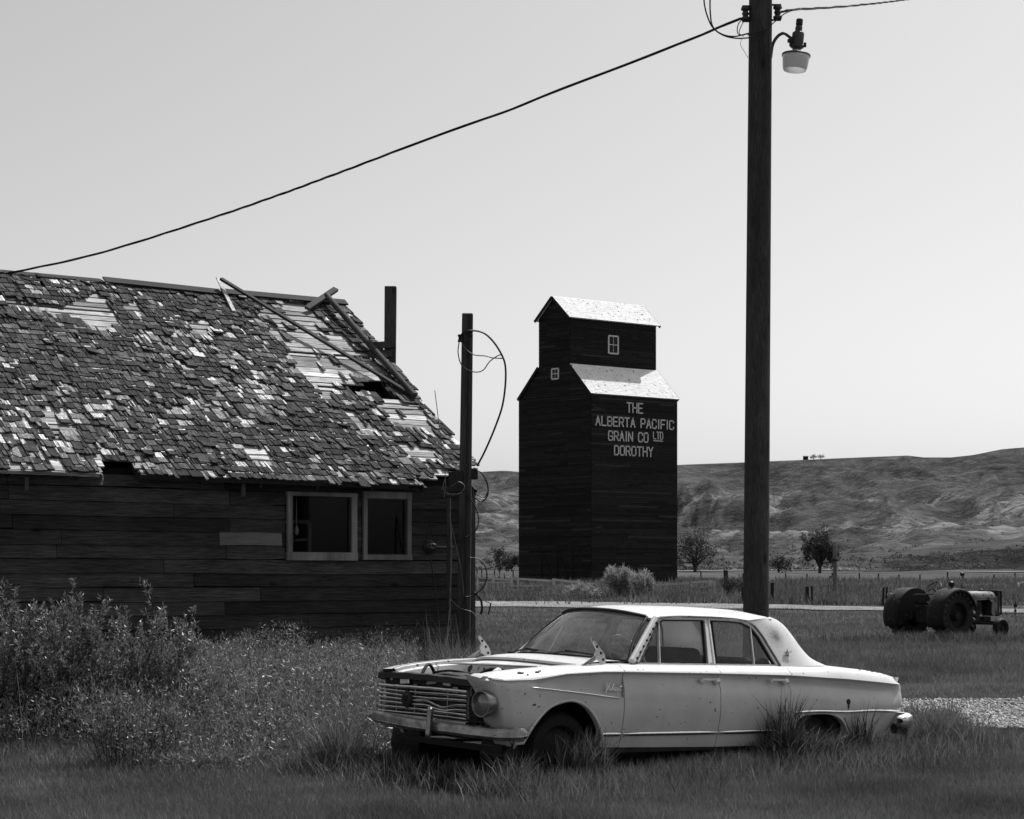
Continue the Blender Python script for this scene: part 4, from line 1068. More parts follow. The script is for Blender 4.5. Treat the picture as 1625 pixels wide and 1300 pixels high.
    for z in (.835, .80, .755, .70, .654, .60, .542, .46, .40, .364):
        e = I(z, [.30, .364, .46, .542, .587, .654, .755, .80, .838], [3.56, 3.62, 3.68, 3.735, 3.78, 3.80, 3.775, 3.745, 3.76]); row = []
        for k in range(15):
            f = k/14; cz = 4*f*(1-f); row.append((e+.10*cz**.7-.004, .10+plan(3.8)*.0+(WID-.2)*f, z+.018*cz*(z > .8)))
        rows.append(row)
    m.grid(rows, flip=True); m.build('rear_panel', M['paint'], t, smooth=40)
    for side in (0, 1):
        w = .11 if side == 0 else WID-.11
        m = MB(); m.lathe([(.001, .012), (.03, .010), (.05, .004), (.055, -.01), (.055, -.03)], (3.775, w+.06, .715), (1, 0, 0), 18); m.build('tail_light', M['chrome_old'], t, smooth=40)
    # rear bumper: only its chrome end shows
    m = MB(); rows = []
    path = cr([(3.66, -.012, .455), (3.74, -.020, .452), (3.83, .02, .450), (3.90, .12, .450), (3.96, .40, .452), (3.98, .87, .455), (3.96, 1.34, .452), (3.90, 1.62, .45), (3.83, 1.72, .45), (3.74, 1.76, .45)], 5)
    for i, p in enumerate(path):
        e = min(i/8, (len(path)-1-i)/8, 1)**.5; hh = .022+.045*e; q = np.array(p); cx = np.array([3.2, .87, .45]); o_ = q-cx; o_[2] = 0; o_ /= np.linalg.norm(o_)
        rows.append([tuple(q+o_*a_+np.array([0, 0, b_*hh])) for a_, b_ in ((-.045, 1.0), (-.01, 1.05), (.018, .75), (.026, .1), (.012, -.6), (-.01, -1.1), (-.045, -1.2), (-.045, 1.0))])
    m.grid(rows); m.build('rear_bumper', M['chrome'], t, smooth=40)
    m = MB(); m.lathe([(.001, .0), (.055, 0), (.075, .03), (.075, .09)], (3.73, .06, .43), (0, 0, -1), 14); m.build('bumper_bracket', M['rust'], t, smooth=40)
    # ---- cowl, firewall, engine bay
    m = MB(); rows = []
    wb = lambda f: .14+(WID-.28)*f
    def base_s(w): k = (w-WID/2)/(WID/2-.14); return .615-.30*(1-abs(k)**2.2)
    def base_z(w): k = (w-WID/2)/(WID/2-.14); return .944+.032*(1-k*k)
    for j in range(6):
        row = []
        for k in range(21):
            w = .19+(WID-.38)*k/20; f = j/5
            kk = (w-WID/2)/(WID/2-.19); s0 = .16-.16*(1-abs(kk)**2.5); s1 = base_s(w)+.02
            z0 = .915+.028*(1-kk*kk); z1 = base_z(w)-.004
            row.append((s0+(s1-s0)*f, w, z0+(z1-z0)*f+.010*math.sin(f*math.pi)))
        rows.append(row)
    m.grid(rows)
    lip = [[(p[0]-d_, p[1], p[2]-e_) for p in rows[0]] for d_, e_ in ((0, 0), (.006, .004), (.008, .022), (-.03, .024))]
    m.grid(lip, flip=True); m.build('cowl', M['paint'], t, smooth=35)
    m = MB(); rowA = [(p[0]+.02, p[1], p[2]-.026) for p in rows[0]]; rowB = [(p[0]-.13, p[1], p[2]-.030) for p in rowA]; rowC = [(p[0]-.035, p[1], .80) for p in rowB]; rowC2 = [(p[0]+.0, p[1], .70) for p in rowA]; rowD = [(.12, p[1], .69) for p in rowA]
    m.grid([rowA, rowB, rowC, rowC2, rowD], flip=True); m.build('firewall', M['paint_in'], t, smooth=30)
    for w_, z_, r_ in ((1.30, .845, .030), (.56, .845, .030), (1.05, .85, .008), (.80, .855, .008)):
        m = MB(); kk = (w_-WID/2)/(WID/2-.19); s0 = .16-.16*(1-abs(kk)**2.5)
        m.lathe([(.001, 0), (r_, 0), (r_*1.15, -.008)], (s0-.137, w_, z_-.008), (-1, 0, .55), 12); m.build('firewall_hole', M['black'], t, smooth=40)
    m = MB(); pts = []
    for k in range(9):
        f = k/8; pts.append((-.135, .72+.36*f, .80+.045*math.sin(f*math.pi)))
    m.tube(pts, .014, 6); m.build('firewall_seam', M['black'], t, smooth=40)
    # inner fenders (bright top ledge, dark below)
    for side in (0, 1):
        m = MB(); rws = []
        for s in lin(-.78, .20, 10):
            w0 = .195+plan(s)+(.0 if side == 0 else .13*smoothstep(-.05, -.8, s)); T = zt(s)-.002; f_ = lambda w: w if side == 0 else WID-w
            rws.append([(s, f_(w0), T), (s, f_(w0+.03), T-.006), (s, f_(w0+.035), T-.03), (s, f_(w0+.07), T-.04), (s, f_(w0+.09), T-.12), (s, f_(w0+.10), T-.17)])
        m.grid(rws, flip=(side == 1)); m.build('inner_fender', M['paint_in'], t, smooth=30)
    # engine and the bits round it
    m = MB(); m.box((-.30, .86, .52), (.62, .22, .34)); m.box((-.28, .80, .72), (.56, .16, .10), Matrix.Rotation(.35, 3, 'X')); eng = m.build('engine', M['rust'], t, bevel=.02)
    m = MB(); m.lathe([(.001, .07), (.06, .07), (.12, .055), (.125, 0), (.001, 0)], (-.36, 1.05, .74), (0, 0, 1), 20); m.build('air_cleaner', M['black'], t, smooth=40)
    m = MB(); m.box((-.46, 1.32, .70), (.20, .17, .17)); m.build('battery', M['black'], t, bevel=.01)
    m = MB(); m.box((-.48, 1.16, .735), (.10, .10, .05), Matrix.Rotation(.3, 3, 'Y')); m.build('regulator', M['chrome'], t, bevel=.005)
    m = MB(); m.box((-.50, .62, .735), (.12, .13, .06), Matrix.Rotation(.2, 3, 'Z')); m.build('washer_tank', M['paint_in'], t, bevel=.01)
    def hose(pts, r, mt='rubber', nm='hose'):
        m = MB(); m.tube([Vector(v) for v in cr(pts, 6)], r, 7); m.build(nm, M[mt], t, smooth=60)
    hose([(-.70, .95, .74), (-.62, .94, .79), (-.50, .90, .78), (-.42, .86, .76)], .026)
    hose([(-.44, 1.30, .80), (-.38, 1.15, .82), (-.30, .95, .80), (-.22, .82, .78), (-.18, .80, .80)], .010)
    hose([(-.62, .38, .74), (-.55, .34, .84), (-.46, .40, .85), (-.40, .46, .76)], .020, 'paint_in')
    hose([(-.66, 1.2, .72), (-.52, 1.28, .86), (-.40, 1.36, .80), (-.36, 1.42, .70)], .014)
    hose([(-.40, .70, .76), (-.3, .66, .83), (-.19, .60, .82)], .009)
    hose([(-.55, .52, .72), (-.45, .55, .81), (-.35, .60, .80), (-.2, .55, .74)], .016, 'chrome_old', 'pipe')
    # bonnet prop rod: bright bar from far fender to near side
    hose([(-.30, 1.50, .872), (-.2, 1.0, .878), (-.08, .42, .885)], .007, 'chrome', 'prop_rod')
    # bonnet hinges sticking up
    def hinge(w, s0, sg):
        m = MB(); pl = [(s0+.085, .905), (s0+.10, .95), (s0+.085, .995), (s0+.03, 1.055), (s0-.02, 1.098), (s0-.035, 1.085), (s0+.005, 1.03), (s0-.015, .995), (s0-.0, .955), (s0+.04, .94), (s0+.045, .90)]
        m.poly([(a_, w, b_) for a_, b_ in pl], (0, .012, 0))
        ho = m.build('bonnet_hinge', M['paint'], t)
        for a_, b_ in ((s0+.07, .955), (s0+.045, 1.005), (s0+.005, 1.055)):
            m = MB(); m.lathe([(.001, 0), (.011, 0), (.011, -.004)], (a_, w-.003, b_), (0, -1, 0), 8); m.build('bolt_hole', M['black'], ho)
        m = MB(); m.beam((s0-.01, w+.006, .975), (s0-.19, w-.01, .875), .010, .018); m.build('hinge_link', M['chrome_old'], ho); m = MB(); m.beam((s0-.02, w+.01, 1.085), (s0-.045, w+.01, 1.125), .006, .022); m.tube([(s0+.03, w+.02, .98), (s0-.06, w+.03, .905)], .010, 6); m.build('hinge_arm', M['chrome_old'], ho)
    hinge(.125, .265, 1); hinge(WID-.135, .245, -1)
    # ---- nose: radiator support, grille, lamps, bumper
    SF = -.80
    def front_s(w): k = (w-WID/2)/(WID/2); return SF-.045*(1-k*k)
    m = MB(); rws = [[], [], [], [], []]
    for k in range(25):
        w = .21+1.36*k/24; f = k/24
        top = .783+.016*math.sin(f*math.pi)**.7+.008*f+.002*math.sin(f*31)
        dep = .030+.055*math.sin(min(1, f*1.25)*math.pi)**2*0+.020
        sF = front_s(w)
        rws[0].append((sF+.13, w, top-.004)); rws[1].append((sF+.045, w, top+.004)); rws[2].append((sF+.02, w, top-.004)); rws[3].append((sF+.015, w, top-dep)); rws[4].append((sF+.06, w, top-dep-.012))
    m.grid(rws, flip=True); m.build('radiator_support', M['black'], t, smooth=40)
    m = MB(); m.box((-.66, .90, .55), (.05, .52, .34)); m.build('radiator', M['rust'], t)
    m = MB(); m.box((-.70, .88, .40), (.04, 1.35, .10)); m.box((-.71, .36, .58), (.02, .05, .30)); m.box((-.71, 1.42, .58), (.02, .05, .30)); m.box((-.73, .87, .455), (.03, 1.3, .045)); m.build('cross_member', M['black'], t)
    for w_, z_, sz, mt in ((1.17, .735, (.02, .12, .045), 'chrome'), (.80, .742, (.02, .13, .03), 'chrome_old'), (.60, .742, (.02, .09, .03), 'paint_in'), (1.36, .745, (.02, .03, .03), 'chrome_old'), (.48, .70, (.02, .06, .05), 'chrome_old'), (1.02, .71, (.02, .04, .02), 'chrome_old')):
        m = MB(); m.box((-.80, w_, z_), sz, Matrix.Rotation(random.uniform(-.2, .2), 3, 'X')); m.build('bracket', M[mt], t, bevel=.004)
    GR = .30; G0, G1 = .30, 1.50
    for i in range(7):
        z0 = .697-.0335*i; m = MB(); pts = []
        bend = {3: .028, 4: .018}.get(i, 0)
        for k in range(19):
            w = G0+(G1-G0)*k/18; f = k/18
            kz = -bend*math.exp(-((f-.25)/.10)**2)+bend*.5*math.exp(-((f-.42)/.08)**2)+random.uniform(-.001, .001)
            pts.append((front_s(w)-.004+abs(kz)*.6, w, z0+kz+.004*math.sin(f*5+i)))
        m.tube(pts, .0062 if i else .010, 6); m.build('grille_bar', M['chrome'], t, smooth=60)
        if i < 6:
            m = MB(); m.tube([(p[0]+.012, p[1], p[2]-.012) for p in pts], .0035, 5); m.build('grille_wire', M['chrome_old'], t, smooth=60)
    for w_ in (G0+.0, .55, .98, 1.25, G1):
        m = MB(); m.box((front_s(w_)+.018, w_, .60), (.012, .012, .215)); m.build('grille_stay', M['chrome_old'], t)
    m = MB(); w_ = 1.055; m.lathe([(.001, .028), (.05, .028), (.064, .022), (.070, .008), (.070, -.01)], (front_s(w_), w_, .60), (-1, 0, 0), 24); em = m.build('grille_emblem', M['black'], t, smooth=40)
    m = MB(); m.beam((front_s(w_)-.031, w_+.022, .63), (front_s(w_)-.031, w_, .57), .008, .006, up=(1, 0, 0)); m.beam((front_s(w_)-.031, w_-.022, .63), (front_s(w_)-.031, w_, .57), .008, .006, up=(1, 0, 0)); m.build('emblem_mark', M['rust'], em)
    m = MB(); m.grid([[(front_s(w_)+.055, w_, .775) for w_ in lin(.26, 1.52, 10)], [(front_s(w_)+.075, w_, .60) for w_ in lin(.26, 1.52, 10)], [(front_s(w_)+.06, w_, .44) for w_ in lin(.26, 1.52, 10)]]); m.build('grille_blackout', M['black'], t)  # black sheet added behind the grille for the dark of the engine bay
    # valance under the grille
    m = MB(); r0 = []; r1 = []; r2 = []; r3 = []
    for k in range(19):
        w = .30+1.2*k/18; s_ = front_s(w); r0.append((s_+.03, w, .475)); r1.append((s_-.008, w, .468)); r2.append((s_-.010, w, .40)); r3.append((s_+.06, w, .36))
    m.grid([r0, r1, r2, r3], flip=True); m.build('front_valance', M['paint_in'], t, smooth=30)
    for side in (0,):
        f_ = (lambda w: w) if side == 0 else (lambda w: WID-w)
        # nose cap closing the fender in front, round the lamp
        m = MB(); rws = []
        for z in (.826, .812, .79, .765, .74, .70, .66, .60, .54, .48, .42, .36, .31):
            zb = .33; a0 = I(z, [.31, .36, .42, .50, .58, .66, .70, .79, .826], [.052, .035, .02, .004, -.003, .0, .0, .008, .10])+plan(-.80)
            T = zt(-.8); f = (T-z)/(T-zb); s0 = -.80+(-.585+.80)*max(f, 0)**.8
            row = []
            for k in range(9):
                q = k/8; an = q*math.pi/2; brow = .03*smoothstep(.70, .80, z)*math.sin(an)
                row.append((s0-(.05+brow)*math.sin(an)**.8*smoothstep(.30, .45, z), f_(a0+(.265-a0)*(1-math.cos(an))), z))
            rws.append(row)
        m.grid(rws, flip=(side == 1)); m.build('fender_nose', M['paint'], t, smooth=40)
        m = MB(); rws = []
        for s in (-.80, -.84, -.875):
            rws.append([(s+.02*abs(k-4)/4, f_(.10+.035*k*.6), .827-.02*(s < -.87)+.012*math.sin(k/8*math.pi)) for k in range(9)])
        # top skin between fender ridge and lamp
        m.grid(rws, flip=(side == 0)); m.build('fender_brow', M['paint'], t, smooth=60)
        c0 = (-.812, f_(.130), .618); axv = Vector((-1, -.10 if side == 0 else .10, -.03))
        m = MB(); m.lathe([(.098, -.06), (.101, -.02), (.102, .004), (.098, .014), (.091, .014), (.086, .002), (.082, -.02)], c0, axv, 36); b_ = m.build('headlight_bezel', M['chrome_old'], t, smooth=40)
        m = MB(); m.lathe([(.084, -.016), (.078, -.035), (.06, -.065), (.02, -.08), (.001, -.082)], c0, axv, 28); h_ = m.build('headlight', M['chrome_old'], t, smooth=60)
        m = MB(); m.lathe([(.084, -.014), (.066, .0), (.04, .009), (.001, .012)], c0, axv, 28); m.build('headlight_glass', M['lens'], h_, smooth=60)
    # front bumper
    m = MB(); rows = []
    path = cr([(-.50, -.035, .402), (-.56, -.040, .402), (-.68, -.020, .404), (-.80, .05, .408), (-.885, .20, .412), (-.93, .50, .420), (-.945, .87, .428), (-.925, 1.20, .434), (-.90, 1.42, .438), (-.86, 1.55, .440)], 5)
    for i, p in enumerate(path):
        e = min(i/5, (len(path)-1-i)/5, 1)**.5; hh = .012+.028*e; q = np.array(p); o_ = q-np.array([.2, .87, 0]); o_[2] = 0; o_ /= np.linalg.norm(o_)
        q[2] += .003*math.sin(i*.37)
        rows.append([tuple(q+o_*a_+np.array([0, 0, b_*hh])) for a_, b_ in ((-.05, 1.0), (-.012, 1.15), (.010, .9), (.020, .3), (.014, -.35), (.018, -.6), (.006, -1.1), (-.03, -1.25), (-.05, -1.2), (-.05, 1.0))])
    m.grid(rows, flip=True); m.add(rows[0][:-1], [tuple(range(9))]); m.build('front_bumper', M['chrome_old'], t, smooth=38)
    m = MB(); m.poly([(-.985, .585, .56), (-.965, .615, .57), (-.93, .62, .55), (-.94, .63, .36), (-.98, .60, .33), (-1.0, .585, .36)], (0, -.055, 0)); m.build('bumper_guard', M['chrome_old'], t, bevel=.008)
    m = MB(); rr_ = [[], []]
    for k in range(15):
        w = .55+(1.0)*k/14; rr_[0].append((front_s(w)-.07, w, .485)); rr_[1].append((front_s(w)-.085, w, .455))
    m.grid(rr_, flip=True); m.build('bumper_shelf', M['chrome_old'], t)
    # ---- trim and badges on the near side (mirrored on the far side)
    def trimline(name, pts, h, d, mt, off=-.004):
        for side in (0, 1):
            m = MB(); P_ = []
            for s, z in pts:
                a = section(s, .30, s < .45); zs_ = [q[1] for q in a][::-1]; as_ = [q[0] for q in a][::-1]
                w = float(np.interp(z, zs_, as_))+off; P_.append((s, w if side == 0 else WID-w, z))
            rws = []
            for i, p in enumerate(P_):
                e = min(1, .25+min(i, len(P_)-1-i)*.5); sg = -1 if side == 0 else 1
                rws.append([(p[0], p[1]+sg*(d*math.cos(an)-.002), p[2]+h/2*e*math.sin(an)) for an in [math.pi/2-math.pi*j/8 for j in range(9)]])
            m.grid(rws, flip=(side == 1)); m.build(name, M[mt], t, smooth=85)
    trimline('dart_moulding', [(s, zm(s)-.002) for s in lin(-.445, .41, 24)], .013, .010, 'trimbright')
    for a_, b_ in ((.245, .45), (.462, 1.476), (1.486, 2.27)):
        trimline('side_moulding', [(s, .386) for s in lin(a_, b_, 10)], .026, .014, 'trimbright')
        trimline('side_moulding_stripe', [(s, .372) for s in lin(a_+.01, b_-.005, 10)], .008, .014, 'black')
    trimline('rear_moulding', [(s, .545-.004*math.sin(s*9)) for s in lin(2.31, 3.70, 20)], .024, .018, 'trimbright')
    # fender script, star badge, handles, lock, fuel hole
    def script(strokes, s0, z0, k, w):
        m = MB()
        for st in strokes: m.tube([Vector(v) for v in cr([(s0+a_*k+b_*k*.25, w, z0+b_*k) for a_, b_ in st], 4)], .0048, 5)
        m.build('name_script', M['trimbright'], t, smooth=60)
    script([[(.05, 1.15), (.12, .5), (.16, -.35)], [(.16, -.3), (.45, .5), (.62, 1.15)], [(.85, .45), (.7, .5), (.62, .2), (.75, 0), (.92, .3), (.95, .1), (1.05, 0)], [(1.1, 0), (1.35, 1.0), (1.3, .3), (1.4, 0), (1.5, .1)],
            [(1.6, .4), (1.58, .1), (1.7, 0)], [(1.95, .45), (1.8, .45), (1.75, .1), (1.9, 0), (2.05, .4), (2.02, .05), (2.15, .0)], [(2.2, .4), (2.25, 0), (2.4, .45), (2.45, 0), (2.6, .1)], [(2.85, .9), (2.75, .1), (2.9, 0), (3.05, .15)], [(2.65, .55), (3.05, .6)]], .262, .722, .052, .0)
    def cpw(z): return .13+(z-.92)*.45
    m = MB(); c_ = Vector((2.385, cpw(1.030)-.026, 1.030)); pts = []
    for k in range(10):
        r_ = .034 if k % 2 == 0 else .013; an = math.pi/2+k*math.pi/5; pts.append(c_+Vector((r_*math.cos(an), 0, r_*math.sin(an))))
    m.poly(pts, (0, -.008, 0)); m.tube([c_+Vector((-.05, -.01, -.02)), c_+Vector((.05, -.01, .02))], .004, 5); m.build('star_badge', M['chrome_old'], t)
    for sA in (1.255, 2.045):
        for side in (0, 1):
            sg = 1 if side == 0 else -1; w = (.022 if side == 0 else WID-.022); y = lambda v: w-sg*v
            m = MB(); m.box((sA+.015, y(.012), .805), (.028, .03, .022)); m.box((sA+.105, y(.034), .812), (.19, .012, .014)); m.lathe([(.001, .02), (.022, .016), (.026, .0), (.026, -.02)], (sA+.185, y(.02), .798), (0, -sg, 0), 14)
            m.build('door_handle', M['trimbright'], t, smooth=30)
    m = MB(); m.lathe([(.001, .008), (.013, .006), (.015, -.01)], (1.425, .004, .685), (0, -1, 0), 12); m.build('door_lock', M['chrome_old'], t, smooth=40)
    m = MB(); c_ = (3.0, .003, .625); m.lathe([(.001, .001), (.024, .002), (.028, .0)], c_, (0, -1, 0), 14); m.poly([(2.985, 0.0, .60), (3.012, 0.0, .60), (3.005, 0.0, .565), (2.998, 0.0, .56)], (0, -.003, 0)); m.build('fuel_filler_hole', M['black'], t, smooth=40)
    def chip(s, a, b_, r_, name='rust_hole'):
        sec = section(s, .3, s < .45); k = sec[a]; l_ = sec[a+1]; w_ = k[0]+(l_[0]-k[0])*b_; z_ = k[1]+(l_[1]-k[1])*b_
        nn = Vector((0, -(k[1]-l_[1]), (k[0]-l_[0]))).normalized(); c_ = Vector((s, w_, z_))+nn*.0025; u_ = Vector((1, 0, 0)); v_ = nn.cross(u_)
        pts = [c_+(u_*math.cos(q)*1.7+v_*math.sin(q)*.8)*r_*random.uniform(.5, 1.2) for q in [i*6.283/9 for i in range(9)]]
        m = MB(); m.add(pts, [tuple(range(9))]); m.build(name, M['rust'], t)
    for q in ((-.50, 2, .3, .022), (-.46, 2, .8, .012), (-.36, 2, .5, .016), (-.33, 2, .2, .010), (-.25, 3, .4, .006), (.60, 3, .6, .006), (.66, 3, .3, .006), (1.36, 12, .4, .006), (1.42, 14, .2, .007), (1.9, 13, .5, .007),
              (3.25, 1, .5, .012), (3.36, 1, .3, .010), (3.42, 1, .5, .014), (3.5, 1, .4, .010), (3.58, 1, .6, .014), (3.66, 1, .4, .012), (3.70, 2, .3, .010), (2.6, 11, .4, .006), (.8, 15, .4, .006), (1.1, 16, .5, .005), (-.42, 13, .3, .012), (-.38, 13, .6, .008), (2.45, 3, .5, .006)):
        chip(*q)
    # ---- greenhouse
    st_m = M['paint'].copy(); st_m.name = 'car_white_paint_stained'; nt = st_m.node_tree
    pb_ = nt.nodes['Principled BSDF']; lk = pb_.inputs['Base Color'].links[0].from_socket
    tc_ = N(nt, 'ShaderNodeTexCoord'); vm = N(nt, 'ShaderNodeVectorMath', operation='DISTANCE'); vm.inputs[1].default_value = (2.315, .22, 1.165)
    nz = noise_node(nt, 16, (1, 1, 1), 4, .7); nt.links.new(tc_.outputs['Object'], vm.inputs[0])
    dsum = mul(nt, vm.outputs['Value'], mul(nt, nz.outputs[0], .09), 'ADD'); rp_ = ramp(nt, dsum, [(.055, .30), (.10, .75), (.16, 1)])
    nt.links.new(mul(nt, lk, rp_.outputs[0]), pb_.inputs['Base Color'])
    gw = lambda z: .135+(z-.925)*.43
    def S_(s, z, side=0, o=0): w = gw(z)+o; return (s, w if side == 0 else WID-w, z)
    # roof shell
    D = cr([(.985, 1.285), (1.06, 1.305), (1.25, 1.318), (1.50, 1.321), (1.80, 1.318), (1.98, 1.306), (2.08, 1.302), (2.20, 1.308), (2.33, 1.318)], 3)
    nD = len(D); rows = []
    for i, (s, z) in enumerate(D):
        f = i/(nD-1); row = []; w0 = gw(min(z, 1.30))-.005; sc0 = .84+(2.50-.84)*f
        for k in range(25):
            q = k/24; w = w0+(WID-2*w0)*q; e = abs(2*q-1); ce = 1-e**2.6
            crown = z+(1.398-.018*abs(2*f-1)**2-.028*(f < .0)-z-.040*max(0, 1-f*7)-.03*max(0, f*7-6))*ce
            ss = s+(sc0-s)*(1-e*e)
            row.append((ss, w, crown))
        rows.append(row)
    m = MB(); m.grid(rows)
    dr = [[(p[0], p[1], p[2]-.018) for p in (r_[0] for r_ in rows)]]; m.grid([[r_[0] for r_ in rows], dr[0]], flip=True)
    drf = [(r_[-1][0], r_[-1][1], r_[-1][2]-.018) for r_ in rows]; m.grid([[r_[-1] for r_ in rows], drf])
    m.build('roof', M['paint'], t, smooth=50)
    for side in (0, 1):
        # sail panel
        F_ = cr([(2.0, 1.296), (2.095, 1.262), (2.155, 1.19), (2.20, 1.10), (2.24, 1.02), (2.275, .95), (2.285, .918)], 4)
        B_ = cr([(2.36, 1.335), (2.46, 1.305), (2.535, 1.250), (2.60, 1.160), (2.67, 1.055), (2.75, .985), (2.90, .930)], 4)
        m = MB(); rws = []
        for a_, b_ in zip(F_, B_):
            row = []
            for k in range(9):
                q = k/8; s = a_[0]+(b_[0]-a_[0])*q; z = a_[1]+(b_[1]-a_[1])*q
                inb = .022*0+.05*q**4+ (-.012*math.sin(q*math.pi)); w = gw(min(z, 1.30))-.012*(1-q)*1+inb-.004
                row.append((s, w if side == 0 else WID-w, z))
            for (ds, dw) in ((.004, .03), (-.02, .07)): p = row[8]; row.append((p[0]+ds, p[1]+(dw if side == 0 else -dw), p[2]-.004))
            rws.append(row)
        m.grid(rws, flip=(side == 0)); m.grid([[r_[0] for r_ in rws], [(r_[0][0]+.0, r_[0][1]+(.04 if side == 0 else -.04), r_[0][2]) for r_ in rws]])
        m.build('rear_pillar', st_m if side == 0 else M['paint'], t, smooth=50)
        # windscreen pillar
        m = MB(); q0, q1 = S_(.625, .935, side, -.012), S_(1.005, 1.295, side, -.012)
        m.beam(q0, q1, .05, .055, up=(0, -1 if side == 0 else 1, .4), w2=.045, h2=.05); m.build('windscreen_pillar', M['paint'], t, bevel=.012)
        m = MB()
        for k in range(7):
            f = .1+k*.13; p_ = Vector(q0).lerp(Vector(q1), f)+Vector((.012, -.030 if side == 0 else .03, .0)); m.box(p_, (.018, .004, .018), Matrix.Rotation(-.8, 3, 'Y'))
        m.build('pillar_clip', M['black'], t)
        # door window frames
        def frame(poly, r_, nm, mt, par):
            m = MB(); P_ = [Vector(S_(a_, b_, side, .008)) for a_, b_ in poly]
            for a_, b_ in zip(P_[:-1], P_[1:]): m.beam(a_, b_, r_, .03, up=(0, 1, 0))
            return m.build(nm, M[mt], par, bevel=.004)
        fo = frame([(.70, .935), (1.01, 1.262), (1.08, 1.289), (1.56, 1.298), (1.468, .92)], .024, 'window_frame', 'paint', fd[side])
        frame([(.725, .935), (1.03, 1.250), (1.09, 1.274), (1.53, 1.282), (1.438, .925)], .012, 'window_seal', 'black', fd[side])
        frame([(1.035, 1.262), (.934, .925)], .013, 'quarter_light_bar', 'chrome', fd[side])
        frame([(1.530, .92), (1.60, 1.298), (1.82, 1.296), (1.98, 1.286), (2.075, 1.25), (2.14, 1.17), (2.205, 1.03), (2.255, .925)], .024, 'window_frame', 'paint', rd[side])
        frame([(1.562, .925), (1.632, 1.281), (1.82, 1.280), (1.965, 1.270), (2.055, 1.235), (2.118, 1.155), (2.178, 1.02), (2.222, .925)], .012, 'window_seal', 'black', rd[side])
        frame([(2.06, 1.245), (1.984, .925)], .014, 'quarter_light_bar', 'chrome', rd[side])
        m = MB(); m.beam(S_(1.498, .93, side, .015), S_(1.585, 1.30, side, .015), .075, .03, up=(0, 1, 0)); m.build('centre_pillar', M['paint'], t, bevel=.006)
        def glass(poly, par, mt='glass'):
            mt = 'glass2' if side else 'glass'
            m = MB(); m.add([S_(a_, b_, side, .012) for a_, b_ in poly], [tuple(range(len(poly)))]); m.build('window_glass', M[mt], par)
        glass([(.73, .93), (1.0, 1.265), (.967, 1.27), (.985, .93)][:0] or [(.73, .93), (.934, .93), (1.03, 1.25)], fd[side])
        glass([(.934, .93), (1.438, .93), (1.53, 1.28), (1.09, 1.272), (1.035, 1.25)], fd[side])
        glass([(1.562, .93), (1.984, .93), (2.058, 1.235), (1.965, 1.268), (1.632, 1.281)], rd[side])
        glass([(1.984, .93), (2.22, .93), (2.178, 1.02), (2.118, 1.155), (2.058, 1.235)], rd[side])
        # belt moulding under glass
        m = MB(); m.beam(S_(.70, .930, side, -.004), S_(2.26, .929, side, -.004), .010, .012, up=(0, 1, 0)); m.build('belt_moulding', M['chrome'], t)
        # drip rail
        m = MB(); rail = [(.64, .942), (.90, 1.17), (.985, 1.25), (1.045, 1.29), (1.15, 1.305), (1.45, 1.315), (1.80, 1.312), (2.0, 1.296), (2.10, 1.255), (2.16, 1.178), (2.215, 1.063), (2.28, .928)]
        m.tube([Vector((s, (gw(z)-.018) if side == 0 else WID-(gw(z)-.018), z)) for s, z in [tuple(v) for v in cr(rail, 4)]], .0065, 6); m.build('drip_rail', M['chrome_old'], t, smooth=60)
    # windscreen
    m = MB(); rws = []; rubr = []
    for k in range(21):
        q = k/20; wb_ = .155+(WID-.31)*q; wt_ = .325+(WID-.65)*q; e = abs(2*q-1)
        pb = (base_s(.14+(WID-.28)*q)+.015, wb_, base_z(.14+(WID-.28)*q)); pt = (.955-.13*(1-e**2.2), wt_, 1.297+.050*(1-e**2.4))
        rws.append([tuple(pb[j]+(pt[j]-pb[j])*f+(-.035*math.sin(f*math.pi) if j == 0 else 0) for j in range(3)) for f in (0, .2, .4, .6, .8, 1)])
    m.grid(rws); m.build('windscreen', M['windscreen'], t, smooth=80)
    edge = [r_[0] for r_ in rws]+[p for p in rws[-1][1:]]+[r_[-1] for r_ in rws[::-1]][1:]+[p for p in rws[0][::-1]][1:]
    m = MB(); m.tube([Vector(p)+Vector((-.006, 0, 0)) for p in edge], .012, 6, cap=False); m.build('windscreen_seal', M['black'], t, smooth=60)
    m = MB(); m.tube([Vector(r_[-1])+Vector((-.012, 0, .014)) for r_ in rws], .005, 5); m.build('windscreen_trim', M['chrome_old'], t, smooth=60)
    for w_, wt_ in ((1.28, .95), (.80, .42)):
        m = MB(); a_ = Vector((.30, w_, .965)); b_ = Vector((.37, wt_, 1.0)); m.lathe([(.001, .02), (.016, .016), (.018, -.01)], a_, (0, 0, 1), 8); m.tube([a_, a_.lerp(b_, .4)+Vector((0, 0, .02)), b_], .006, 5)
        m.beam(b_+Vector((0, -.14, -.012)), b_+Vector((.0, .22, .01)), .008, .014); m.build('wiper', M['black'], t)
    # rear window
    m = MB(); rws = []
    for k in range(13):
        q = k/12; e = abs(2*q-1); wb_ = .26+(WID-.52)*q; wt_ = .36+(WID-.72)*q
        pb = (2.86+.10*(1-e*e), wb_, .935+.01*(1-e*e)); pt = (2.37+.12*(1-e*e), wt_, 1.325+.03*(1-e*e)); rws.append([tuple(pb[j]+(pt[j]-pb[j])*f for j in range(3)) for f in (0, .25, .5, .75, 1)])
    m.grid(rws, flip=True); m.build('rear_window', M['glass2'], t, smooth=80)
